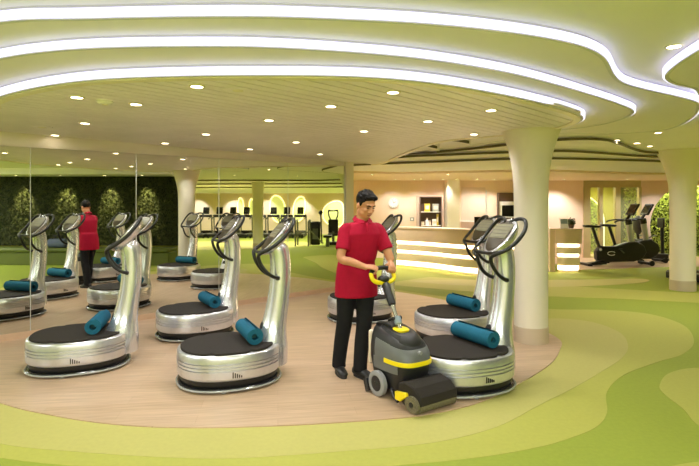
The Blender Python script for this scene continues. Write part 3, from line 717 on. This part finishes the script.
knR, knL = (hipR+ftR)/2 + fw*.035 + up*.02, (hipL+ftL)/2 + fw*.03 + up*.02
# head frame: turned to his left and looking down at the machine
hf = (Vector((.55, -.80, 0)).normalized()*.90 + Vector((0, 0, -.42))).normalized()
hr_ = hf.cross(up).normalized(); hu = hr_.cross(hf)
HM = Matrix((hr_, hf, hu)).transposed()          # columns: right, front, up
def H(x, y, z): return hd + HM @ Vector((x, y, z))
def HE(mb, c, r, nu=16, nv=10): return mb.ellipsoid(H(*c), r, nu, nv, HM)
bd = MB()
HE(bd, (0, -.012, .032), (.076, .096, .088), 24, 16)       # cranium
HE(bd, (0, .03, -.035), (.060, .062, .085), 24, 16)        # face
HE(bd, (0, .052, -.088), (.032, .034, .030))               # chin
HE(bd, (.040, .02, -.06), (.026, .05, .036)); HE(bd, (-.040, .02, -.06), (.026, .05, .036))   # jaw
limb(bd, [H(0, .085, .012), H(0, .104, -.018), H(0, .112, -.034)], [.009, .012, .015], 10, 4)  # nose
HE(bd, (.013, .096, -.036), (.010, .012, .008), 10, 6); HE(bd, (-.013, .096, -.036), (.010, .012, .008), 10, 6)
HE(bd, (0, .073, .03), (.05, .022, .013))                   # brow
for sx in (-1, 1):
    HE(bd, (sx*.078, -.008, -.012), (.010, .022, .034), 12, 8)
    HE(bd, (sx*.038, .066, -.022), (.02, .02, .018), 12, 8)
limb(bd, [nek - up*.04, nek + up*.03, hd + HM @ Vector((0, -.02, -.06))], [.062, .056, .056], 16)
bd.loft([sect(pel - up*.06, rt, fw, .15, .10), sect(pel + up*.05, rt, fw, .145, .095), sect(pel*.5+che*.5, rt, fw, .14, .095), sect(che, rt, fw, .155, .105), sect(che*.35+nek*.65, rt, fw, .15, .09), sect(nek - up*.02, rt, fw, .07, .06)])
def arm(mb, a, e_, h, rs):
    wr = h + (e_-h).normalized()*.075
    limb(mb, [a, a*.5+e_*.5, e_, e_*.55+wr*.45, wr, wr*.6+h*.4], rs, 16); return wr
wrR = arm(bd, shR, elR, hR, [.055, .046, .040, .038, .027, .026])
wrL = arm(bd, shL, elL, hL, [.055, .046, .040, .038, .027, .026])
# hands: palm + five fingers closed round the grip
gaxis = ((Vector(gp[-1])-Vector(gp[0])).normalized())
def hand(mb, wr, h, ax_, thumb_side):
    fwd = (h-wr).normalized(); sd_ = (ax_ - fwd*ax_.dot(fwd)).normalized(); dn = fwd.cross(sd_)
    if dn.z > 0: dn = -dn
    pc = h - dn*.026
    mb.loft([sect(wr + (pc-wr)*.05, sd_, dn, .026, .020), sect(wr + (pc-wr)*.5, sd_, dn, .036, .018), sect(pc, sd_, dn, .042, .016), sect(pc + fwd*.018, sd_, dn, .040, .013)])
    for k, (o, ln) in enumerate(((-.033, .062), (-.011, .072), (.011, .070), (.033, .056))):
        b0 = pc + sd_*o + fwd*.01
        limb(mb, [b0, b0 + fwd*.026 + dn*.006, b0 + fwd*.034 + dn*.028, b0 + fwd*.016 + dn*(.028+ln*.28), b0 - fwd*.004 + dn*(.022+ln*.32)], [.0098, .0098, .0095, .0088, .0075], 8, 4)
    b0 = wr + (pc-wr)*.55 + sd_*.026*thumb_side
    limb(mb, [b0, b0 + sd_*.026*thumb_side + fwd*.022 + dn*.012, b0 + sd_*.026*thumb_side + fwd*.036 + dn*.036, b0 + sd_*.012*thumb_side + fwd*.045 + dn*.05], [.0125, .012, .0105, .0085], 8, 4)
hand(bd, wrR, hR, gaxis, 1); hand(bd, wrL, hL, gaxis, -1)
for hp, kn, ft in ((hipR, knR, ftR), (hipL, knL, ftL)):
    limb(bd, [hp + up*.02, hp*.5+kn*.5, kn, kn*.55+ft*.45, ft], [.085, .07, .05, .048, .034], 14)
body_ = remesh(bd.build('body', 'skin', man), .0062, 3)
# face details
fc = MB()
for sx in (-1, 1): HE(fc, (sx*.031, .083, .006), (.013, .007, .0055), 10, 6)
fc.build('eyes', 'eye_dark', man, 60)
eb = MB()
for sx in (-1, 1): limb(eb, [H(sx*.014, .093, .024), H(sx*.032, .090, .030), H(sx*.050, .076, .025)], [.0045, .0055, .003], 8, 4)
eb.build('eyebrows', 'hair', man, 60)
lpm = MB(); limb(lpm, [H(-.022, .083, -.064), H(-.008, .094, -.063), H(0, .095, -.064), H(.008, .094, -.063), H(.022, .083, -.064)], [.003, .006, .0065, .006, .003], 8, 4)
lpm.build('lips', 'lip', man, 60)
ha = MB()
HE(ha, (0, -.024, .044), (.083, .099, .092), 24, 16)
HE(ha, (0, .028, .098), (.064, .056, .034), 20, 12)
HE(ha, (.02, .055, .098), (.05, .036, .026), 16, 10); HE(ha, (-.034, .045, .092), (.036, .04, .026), 16, 10)
for sx in (-1, 1): HE(ha, (sx*.07, -.004, .03), (.012, .03, .045), 12, 8)
for k in range(26):
    t = random.uniform(-2.6, 2.6); e_ = random.uniform(.3, 1.3)
    HE(ha, (.072*math.cos(e_)*math.sin(t), -.02+.09*math.cos(e_)*math.cos(t)*(.9), .052+.082*math.sin(e_)), (.02, .022, .012), 8, 6)
ho = remesh(ha.build('hair', 'hair', man), .006, 2)
# clip hair off the face: a boolean-free cut, drop vertices in front of and below the hairline
tx = MB()
# trousers
tr = MB()
tr.loft([sect(pel - up*.10, rt, fw, .165, .115), sect(pel - up*.02, rt, fw, .17, .118), sect(pel + up*.07, rt, fw, .16, .11), sect(pel + up*.11, rt, fw, .155, .105)])
for hp, kn, ft, sg in ((hipR, knR, ftR, 1), (hipL, knL, ftL, -1)):
    limb(tr, [hp + up*.03, hp*.6+kn*.4, kn, kn*.5+ft*.5 - fw*.012, ft + up*.03, ft - up*.025], [.098, .092, .076, .070, .066, .068], 18)
remesh(tr.build('trousers', 'trouser', man), .011, 4)
# shirt
shm = MB()
shm.loft([sect(pel - up*.20, rt, fw, .212, .165), sect(pel - up*.08, rt, fw, .208, .160), sect(pel + up*.05, rt, fw, .195, .145), sect(pel + up*.12, rt, fw, .182, .130), sect(pel*.5+che*.5, rt, fw, .175, .128), sect(che, rt, fw, .192, .135), sect(che*.6+nek*.4 + up*.0, rt, fw, .190, .128, e=2.4), sect(che*.28+nek*.72, rt, fw, .165, .10), sect(che*.12+nek*.88, rt, fw, .115, .085), sect(nek - up*.022, rt, fw, .082, .074), sect(nek - up*.008, rt, fw, .068, .064)])
for a, e_ in ((shR, elR), (shL, elL)):
    limb(shm, [a*.7 + (che*.4+nek*.6)*.3, a - up*.012, a*.55+e_*.45, a*.28+e_*.72], [.056, .060, .062, .067], 18)
so = remesh(shm.build('polo_shirt', 'shirt_red', man), .0085, 4)
cl = MB()
cr = []
for i in range(22):
    t = R(105) + R(330)*i/21
    d = rt*math.cos(t) + fw*math.sin(t)
    cr.append((nek + up*.010 + rt*.067*math.cos(t) + fw*.070*math.sin(t) - up*.028*math.sin(t)*.9, d))
ring = [[p + up*.012 - d*.004, p + up*.010 + d*.006, p - up*.018 + d*.026, p - up*.026 + d*.022] for p, d in cr]
cl.loft(ring).build('collar', 'shirt_red', so, 50)
pk = MB(); c0 = nek - up*.03 + fw*.085
pk.tube(catmull([c0 + rt*.0, nek*.8+che*.2 + fw*.118, nek*.5+che*.5 + fw*.140], 6), .014, 8, .4).build('placket', 'shirt_red', so, 50)
# shoes
for ft, a in ((ftR, .10), (ftL, -.35)):
    d = Matrix.Rotation(-a, 3, 'Z') @ fw; sdv = d.cross(up)
    c = Vector((ft.x, ft.y, 0))
    s_ = MB(); s_.loft([sect(c + d*l + up*z, sdv, up, w_, h_, 16) for l, z, w_, h_ in ((-.085, .045, .022, .022), (-.075, .055, .036, .04), (-.02, .06, .041, .052), (.04, .052, .044, .042), (.10, .042, .047, .030), (.155, .034, .040, .022), (.18, .03, .02, .012))])
    sh_ = s_.build('shoe', 'shoe', man, 60)
    ol = []
    for i in range(28):
        t = i/28*6.2832; l = .05 + .137*math.cos(t); wd = (.043 + .006*math.cos(t))*math.sin(t)
        ol.append(c + d*l + sdv*wd)
    MB().loft([[p + up*z for p in ol] for z in (0, .022)]).build('sole', 'sole', sh_, 40)

# ------------------------------------------------------------------ reception counters
def counter(name, pts, depth, label):
    e = empty(name, (pts[0][0], pts[0][1], 0)); tag(e, label, 'counter', 'lit reception counters')
    c = [(x-pts[0][0], y-pts[0][1]) for x, y in poly(pts, 8)]
    def rb(off, th, z0, z1, nm, m, **k): return MB().ribbon(MBoff(c, off), z0, z1, th).build(nm, m, e, 40, **k)
    rb(.14, depth-.16, 0, 1.05, 'core', 'counter_low')
    rb(-.02, depth, 1.05, 1.09, 'countertop', 'counter')
    rb(0, .13, .72, 1.05, 'front_panel', 'counter')
    rb(.035, .10, .47, .62, 'front_panel', 'counter_low')
    rb(.07, .06, .18, .37, 'front_panel', 'counter_low')
    for z0, z1, o in ((.645, .70, .10), (.395, .45, .115), (.06, .16, .12)):
        rb(o, .018, z0, z1, 'light_strip', 'counter_led', label='glowing recessed light strip')
    return e
counter('reception_counter', [(.9, 14.25), (1.5, 13.75), (2.08, 13.15), (2.5, 12.5), (2.9, 12.05), (3.4, 11.85), (3.9, 11.92), (4.25, 12.25)], .62, 'long curved beige reception counter with glowing horizontal grooves')
rc = counter('reception_counter', [(5.16, 12.78), (5.32, 12.62), (5.55, 12.6), (5.76, 12.64)], .6, 'short reception counter end with glowing grooves beside the glass partition')
MB().box(-.13, 0, .02, .62, 0, 1.09).build('end_panel', 'counter', rc, None)
e = empty('side_cabinet', (5.0, 13.6, 0)); tag(e, 'low brown wooden cabinet between the two reception counters', 'cabinet')
MB().box(-.3, .28, 0, .4, .05, .94).build('body', 'brown_wood', e, bevel=.006)
MB().box(-.32, .30, -.02, .42, .94, .97).build('top', 'counter', e, bevel=.004)
MB().box(-.27, .25, .02, .38, 0, .05).build('plinth', 'brown', e, None)
# things on the counters
e = empty('desk_monitor', (3.28, 12.42, 1.09)); tag(e, 'black computer monitor on the reception counter', 'monitor')
MB().box(-.24, .24, -.015, .02, .05, .30).build('screen', 'black_gloss', e, bevel=.006)
MB().box(-.03, .03, .0, .03, .01, .1).build('stand', 'black_plastic', e, None)
MB().box(-.1, .1, -.06, .09, 0, .012).build('foot', 'black_plastic', e, None)
e = empty('brochure_holder', (5.42, 12.85, 1.09)); tag(e, 'brochure holder with a blue leaflet on the short counter', 'brochure holder')
MB().box(-.10, .10, -.02, .03, 0, .05).build('tray', 'white_plastic', e, None)
Mt = Matrix.Rotation(R(-12), 4, 'X')
MB().box(-.10, .10, .0, .006, .03, .26, Mt).build('leaflet', 'white_plastic', e, None)
MB().box(-.085, .085, -.004, .0, .12, .24, Mt).build('picture', 'joint_blue', e, None)
e = empty('potted_plant', (5.63, 12.95, 1.09)); tag(e, 'small dark potted plant on the short counter', 'plant')
MB().lathe([(.05, 0), (.075, .1), (.07, .1), (.06, .08)], 18).build('pot', 'brown', e)
foliage('leaves', 260, lambda: (random.uniform(-.08, .08), random.uniform(-.08, .08), .1+abs(random.gauss(.05, .045))), 'olive_leaf', e, (.04, .08), (0, -.3, 1))
# wall clock, switch, shelf and display
e = empty('wall_clock', ((393.5-349.5)/F*YB, YB-.03, 1.775)); tag(e, 'round white wall clock', 'clock')
def disc(r, y0, y1, n=32): return MB().loft([[(r*math.cos(t/n*6.2832), y, r*math.sin(t/n*6.2832)) for t in range(n)] for y in (y0, y1)])
disc(.17, -.01, .03).build('case', 'seam', e); disc(.155, -.014, -.006).build('dial', 'white_plastic', e)
for a, l, w_ in ((R(60), .08, .006), (R(-20), .12, .0045)):
    MB().box(-w_, w_, -.02, -.015, -.01, l, Matrix.Rotation(a, 4, 'Y')).build('hand', 'black_plastic', e, None)
for k in range(12):
    MB().box(-.005, .005, -.017, -.012, .125, .148, Matrix.Rotation(k*R(30), 4, 'Y')).build('tick', 'black_plastic', e, None)
e = empty('switch_plate', ((412-349.5)/F*YB, YB, 1.25)); tag(e, 'grey square wall switch plate left of the shelf', 'switch')
MB().box(-.07, .07, -.012, 0, -.06, .06).build('plate', 'grey_box', e, bevel=.004)
MB().box(-.03, .03, -.018, -.01, -.03, .03).build('rocker', 'white_plastic', e, bevel=.003)
e = empty('display_shelf', (2.595, YB-.03, .95)); tag(e, 'dark brown display shelf set in the reception wall', 'shelf')
MB().box(-.34, .34, -.02, 0, 0, 1.0).build('back_panel', 'brown', e, None)
for x in (-.34, .32): MB().box(x, x+.02, -.24, -.02, 0, 1.0).build('side_panel', 'brown', e, None)
MB().box(-.34, .34, -.24, 0, 1.0, 1.02).build('top_panel', 'brown', e, None)
for z in (.105, .545): MB().box(-.32, .32, -.24, -.02, z-.02, z).build('shelf_board', 'white_plastic', e, None)
def carton(x, z, w_, h_, m, lab, nm='product_box'):
    o = empty(nm, (2.595+x, YB-.16, .95+z)); tag(o, lab, 'box' if nm == 'product_box' else 'bottle', 'products on the display shelf')
    if nm == 'product_box':
        MB().box(-w_/2, w_/2, -.05, .05, 0, h_).build('carton', m, o, bevel=.004); MB().box(-w_*.35, w_*.35, -.053, -.049, h_*.3, h_*.75).build('label_patch', 'counter_low', o, None)
    else:
        MB().lathe([(w_/2, 0), (w_/2, h_*.6), (w_*.25, h_*.75), (w_*.22, h_*.85)], 16).build('bottle_body', m, o); MB().lathe([(w_*.28, h_*.85), (w_*.28, h_), (w_*.2, h_)], 12).build('cap', 'counter', o)
carton(-.11, .545, .17, .26, 'yellow_box', 'yellow box on the upper display shelf')
carton(.16, .545, .18, .25, 'grey_box', 'pale grey patterned box on the upper display shelf')
carton(.22, .105, .05, .36, 'yellow_box', 'tall slim yellow box on the lower display shelf')
carton(-.11, .105, .11, .24, 'white_plastic', 'white bottle in the middle of the lower display shelf', 'bottle')
carton(-.02, .105, .07, .17, 'wall_pink', 'small pinkish bottle on the lower display shelf', 'bottle')
carton(.12, .105, .13, .2, 'white_plastic', 'white box on the lower display shelf')
carton(-.25, .105, .09, .12, 'counter', 'low beige box at the left of the lower display shelf')
e = empty('wall_display', (5.14, YB, 1.0)); tag(e, 'dark brown wall niche unit with a white framed screen behind the column', 'display unit')
MB().box(-.35, .35, -.04, 0, 0, 1.1).build('back_panel', 'brown', e, None)
for x in (-.37, .35): MB().box(x, x+.02, -.2, 0, 0, 1.1).build('side_panel', 'brown', e, None)
MB().box(-.35, .35, -.12, -.04, .84, 1.1).build('fascia_panel', 'brown', e, None)
MB().box(-.32, .34, -.10, -.05, .30, .82).build('screen_frame', 'white_plastic', e, bevel=.008)
MB().box(-.24, .30, -.11, -.095, .34, .70).build('screen', 'black_gloss', e, None)
e = empty('low_cupboard', (4.0, YB-.17, 0)); tag(e, 'white low cupboard under the pink wall panel', 'cupboard')
MB().box(-.5, .5, -.3, 0, .05, .9).build('body', 'white_plastic', e, bevel=.005)
for x in (-.49, .01): MB().box(x, x+.48, -.315, -.3, .08, .88).build('door', 'white_plastic', e, bevel=.004)

# ------------------------------------------------------------------ gym machines
def xz(mb, prof, y0, y1): return mb.loft([[(x, y, z) for x, z in prof] for y in (y0, y1)])
def make_bike():
    e = empty('exercise_bike')
    fa = xz(MB(), [(-.60,.14),(-.62,.36),(-.50,.52),(-.34,.50),(-.12,.50),(.15,.60),(.42,.64),(.62,.52),(.68,.34),(.58,.18),(.35,.10),(-.35,.09)], -.11, .11).build('fairing', 'gym_black', e, 30, bevel=.03)
    for sg in (-1, 1):
        lo = MB().tube([(-.24+.10*math.cos(t/14*5.2+.5), sg*.113, .32+.05*math.sin(t/14*5.2+.5)) for t in range(15)], .009, 6).build('emblem', 'logo_white', fa)
        MB().loft([[(-.52+.035*math.cos(t/14*6.283), sg*yy, .42+.035*math.sin(t/14*6.283)) for t in range(14)] for yy in (.10, .114)]).build('pivot_cap', 'logo_white', fa)
        cr_ = MB().tube([(.08, sg*.12, .33), (.08+sg*.12, sg*.14, .33-sg*.10)], .016, 8).build('crank', 'gym_grey', e)
        MB().box(.04+sg*.12, .12+sg*.12, min(sg*.14, sg*.24), max(sg*.14, sg*.24), .32-sg*.10, .345-sg*.10).build('pedal', 'gym_black', cr_, None)
    xz(MB(), [(-.88,.0),(-.88,.05),(-.45,.12),(-.35,.10),(-.35,.03)], -.10, .10).build('rear_foot', 'gym_black', e, 30, bevel=.01)
    MB().box(-.92, -.80, -.30, .30, 0, .06).build('rear_stabilizer', 'gym_black', e, bevel=.015)
    MB().box(.62, .72, -.26, .26, .03, .10).build('front_stabilizer', 'gym_black', e, bevel=.015)
    for sg in (-1, 1): MB().loft([[(.72+.07*math.cos(t/16*6.283), sg*yy, .07+.07*math.sin(t/16*6.283)) for t in range(16)] for yy in (.22, .27)]).build('wheel', 'gym_black', e)
    MB().tube([(-.50, 0, .45), (-.68, 0, 1.0)], .05, 12, .8).build('seat_post', 'gym_black', e)
    xz(MB(), [(-.90,1.0),(-.92,1.06),(-.80,1.07),(-.52,1.05),(-.48,1.02),(-.55,.99)], -.09, .09).build('saddle', 'gym_black', e, 30, bevel=.025)
    MB().tube([(.34, 0, .58), (.26, 0, 1.12)], .075, 16).build('upright', 'gym_silver', e)
    MB().tube([(.27, 0, 1.08), (.24, 0, 1.22)], .082, 16).build('neck', 'gym_black', e)
    MB().tube([(.20, 0, 1.20), (.40, 0, 1.50), (.46, 0, 1.62)], [.06, .06, .05], 12, .6).build('console_arm', 'gym_black', e)
    cs_ = MB().box(-.03, .03, -.20, .20, -.17, .17, Matrix.Translation((.36, 0, 1.47)) @ Matrix.Rotation(R(28), 4, 'Y')).build('console', 'gym_black', e, bevel=.02)
    MB().box(-.036, -.03, -.16, .16, -.12, .12, Matrix.Translation((.36, 0, 1.47)) @ Matrix.Rotation(R(28), 4, 'Y')).build('screen', 'black_gloss', cs_, None)
    for sg in (-1, 1):
        MB().tube(catmull([(.22, 0, 1.18), (.18, sg*.16, 1.20), (.02, sg*.24, 1.20), (-.16, sg*.23, 1.17), (-.22, sg*.22, 1.13)], 6), .02, 8).build('handlebar', 'gym_black', e)
    return e
b0 = make_bike()
b0.location = (7.55, 14.3, .005); b0.scale = (1.08, 1, 1.06); tag(b0, 'black upright exercise bike in front, nearest the reception', 'exercise bike', 'upright exercise bikes')
b1 = copy_tree(b0); b1.location = (8.42, 15.1, .005); tag(b1, 'black upright exercise bike standing behind the other one', 'exercise bike', 'upright exercise bikes')
e = empty('recumbent_bike', (9.05, 15.75, .005)); tag(e, 'black recumbent bike with round backrest beside the backlit arch', 'exercise bike')
MB().box(-.28, .75, -.12, .12, .04, .2).build('frame', 'gym_black', e, bevel=.03)
MB().box(-.3, -.2, -.28, .28, 0, .06).build('rear_stabilizer', 'gym_black', e, bevel=.01)
MB().box(.65, .75, -.28, .28, 0, .06).build('front_stabilizer', 'gym_black', e, bevel=.01)
xz(MB(), [(-.15,.18),(-.16,.5),(.12,.55),(.25,.3),(.25,.18)], -.12, .12).build('seat_mount', 'gym_black', e, 30, bevel=.03)
MB().box(-.18, .22, -.22, .22, .54, .66).build('seat', 'gym_black', e, bevel=.05)
MB().ellipsoid((-.14, 0, 1.08), (.09, .24, .30), 20, 12).build('backrest', 'gym_black', e, 60)
MB().tube([(-.12, 0, .6), (-.16, 0, .9)], .04, 10).build('back_post', 'gym_black', e)
for sg in (-1, 1): MB().tube(catmull([(-.1, sg*.22, .6), (.05, sg*.3, .72), (.25, sg*.3, .78)], 6), .02, 8).build('side_handle', 'gym_grey', e)
MB().tube([(.62, 0, .2), (.60, 0, 1.1)], .05, 12).build('mast', 'gym_black', e)
MB().box(.54, .60, -.16, .16, 1.0, 1.3).build('console', 'gym_black', e, bevel=.02)

def make_treadmill():
    e = empty('treadmill')
    MB().box(-1.0, .75, -.38, .38, .05, .20).build('deck', 'gym_black', e, bevel=.02)
    MB().box(-.98, .6, -.25, .25, .2, .206).build('belt', 'black_rubber', e, None)
    MB().box(.55, .98, -.40, .40, .04, .34).build('motor_cover', 'gym_black', e, bevel=.06)
    for sg in (-1, 1):
        MB().box(-.98, .6, sg*.31-.06, sg*.31+.06, .2, .225).build('side_rail', 'gym_grey', e, bevel=.008)
        MB().tube([(.62, sg*.39, .1), (.50, sg*.39, 1.12)], .045, 10).build('upright', 'gym_grey', e)
        MB().tube(catmull([(.52, sg*.38, 1.1), (.3, sg*.37, 1.06), (-.05, sg*.36, .98)], 5), .03, 8).build('handrail', 'gym_black', e)
        MB().box(-.95, -.85, sg*.3-.04, sg*.3+.04, 0, .05).build('foot', 'gym_black', e, None)
    MB().box(.40, .60, -.42, .42, 1.06, 1.2).build('dashboard', 'gym_black', e, bevel=.03)
    sc_ = MB().box(-.035, .035, -.22, .22, -.2, .2, Matrix.Translation((.56, 0, 1.42)) @ Matrix.Rotation(R(18), 4, 'Y')).build('console', 'gym_black', e, bevel=.02)
    MB().box(-.042, -.035, -.19, .19, -.15, .16, Matrix.Translation((.56, 0, 1.42)) @ Matrix.Rotation(R(18), 4, 'Y')).build('screen', 'black_gloss', sc_, None)
    return e
t0 = make_treadmill()
t0.location = (8.05, 11.0, 0); t0.rotation_euler = (0, 0, 0); tag(t0, 'black treadmill mostly hidden behind the far right column', 'treadmill')
XT = 18.2
for i, p in enumerate((203.5, 217.2, 230.9, 244.6, 258.3, 272, 285.7, 299.4)):
    Y_, dep = VX(p, XT); o = copy_tree(t0); o.location = (XT, Y_, 0); o.rotation_euler = (0, 0, 0); o.scale = (.9, .82, 1.05)
    tag(o, ('leftmost black treadmill of the row reflected in the mirror', 'second treadmill from the left in the mirrored row', 'third treadmill from the left in the mirrored row', 'mirrored treadmill just left of the reflected column', 'mirrored treadmill hidden behind the reflected column', 'mirrored treadmill just right of the reflected column', 'second treadmill from the right in the mirrored row', 'rightmost treadmill of the mirrored row beside the strength machine')[i], 'treadmill', 'treadmill row seen in the mirror')
def strength(p, dep, kind, lab):
    x, y = VD(p, dep); e = empty('strength_machine', (x, y, 0)); tag(e, lab, 'strength machine')
    if kind == 0:
        for sg in (-.45, .10):
            MB().tube(catmull([(0, sg, 0), (0, sg, .9), (.05, sg, 1.05), (.4, sg, 1.08), (.7, sg, 1.0), (.75, sg, 0)], 5), .035, 8).build('frame', 'gym_grey', e)
        MB().tube([(0, -.45, .6), (0, .10, .6)], .03, 8).build('cross_bar', 'gym_grey', e)
        MB().tube([(0, .10, .75), (-.3, .75, .15)], .03, 8).build('brace', 'gym_grey', e)
        MB().box(.15, .45, .18, .58, .05, 1.05).build('weight_shroud', 'gym_black', e, bevel=.06)
        MB().box(.12, .15, .26, .5, .3, .75).build('shroud_panel', 'gym_grey', e, bevel=.01)
        MB().box(-.3, .3, .75, 1.1, .38, .48).build('seat', 'gym_black', e, bevel=.03)
        MB().box(-.15, .15, .85, .98, 0, .38).build('seat_post', 'gym_grey', e, None)
    else:
        MB().box(-.3, .4, -.25, .25, .05, .14).build('base', 'gym_black', e, bevel=.02)
        MB().box(-.28, -.18, -.3, .3, 0, .06).build('foot', 'gym_black', e, None); MB().box(.3, .4, -.3, .3, 0, .06).build('foot', 'gym_black', e, None)
        MB().box(-.2, .2, -.22, .22, .4, .52).build('seat', 'gym_black', e, bevel=.04)
        MB().box(.12, .24, -.22, .22, .5, 1.12).build('backrest', 'gym_black', e, bevel=.04)
        MB().tube([(.1, 0, .1), (.15, 0, .6)], .06, 10).build('post', 'gym_grey', e)
        for sg in (-1, 1): MB().tube(catmull([(.2, sg*.12, 1.1), (.2, sg*.2, 1.3), (.1, sg*.2, 1.52), (-.1, sg*.1, 1.5)], 5), .03, 8).build('press_arm', 'gym_black', e)
        MB().tube([(.1, -.2, 1.5), (.1, .2, 1.5)], .03, 8).build('yoke', 'gym_black', e)
        MB().ellipsoid((.1, -.55, 1.42), (.05, .10, .10), 12, 8).build('weight_disc', 'gym_black', e)
        MB().tube([(.1, -.55, 1.4), (.1, -.5, .06)], .03, 8).build('side_post', 'gym_black', e)
strength(306, 21.5, 0, 'grey framed strength machine with black weight shroud, in the mirror')
strength(333, 22.5, 1, 'black seated press machine left of the man, in the mirror')
# glowing niches on the far gym wall
for k, (p, py, wpx, hpx, lab) in enumerate(((240.5, 208, 6, 20, 'slim glowing niche left of the mirrored column'), (251.5, 208, 5, 18, 'slim glowing niche close to the mirrored column'), (277.5, 209, 15, 27, 'large glowing niche right of the mirrored column'), (299, 209, 12, 25, 'leaning glowing niche behind the strength machine'), (335, 214, 21, 26, 'round glowing niche just left of the man'))):
    Y_, dep = VX(p, 21.5); z = CAMZ - (py-HOR)*dep/F; hw_, hh = wpx*dep/F/2, hpx*dep/F/2
    e = empty('glowing_niche', (21.58, Y_, z)); tag(e, lab, 'wall niche', 'glowing niches on the gym wall')
    sk = (.25, .1, .45, -.6, .25)[k]
    rg = [(hw_*(math.cos(t/30*6.2832) + sk*.5*math.sin(t/30*6.2832)*(1 if k < 4 else 0) + (.18*math.cos(2*t/30*6.2832) if k == 4 else 0)), hh*math.copysign(abs(math.sin(t/30*6.2832))**.85, math.sin(t/30*6.2832))) for t in range(30)]
    MB().loft([[(-.01, -a, b2) for a, b2 in rg], [(.012, -a, b2) for a, b2 in rg]]).build('panel', 'niche_glow', e)
    MB().tube([(-.03, -a, b2) for a, b2 in rg + rg[:2]], .03, 8).build('light_rim', 'rim_glow', e)
e = empty('holdall', (4.2, VX(58, 4.2)[0], .48)); tag(e, 'blue-grey holdall on the green bench, in the mirror', 'bag')
MB().loft([sect((0, y_, .13), Vector((1, 0, 0)), Vector((0, 0, 1)), .13*k_, .13*k_, 16, 2.6) for y_, k_ in ((-.25, .8), (-.22, .97), (0, 1), (.22, .97), (.25, .8))]).build('bag_body', 'bag_blue', e)
for sg in (-1, 1): MB().tube(catmull([(sg*.05, -.12, .25), (sg*.06, -.08, .34), (sg*.06, .08, .34), (sg*.05, .12, .25)], 5), .012, 8).build('strap', 'gym_black', e)
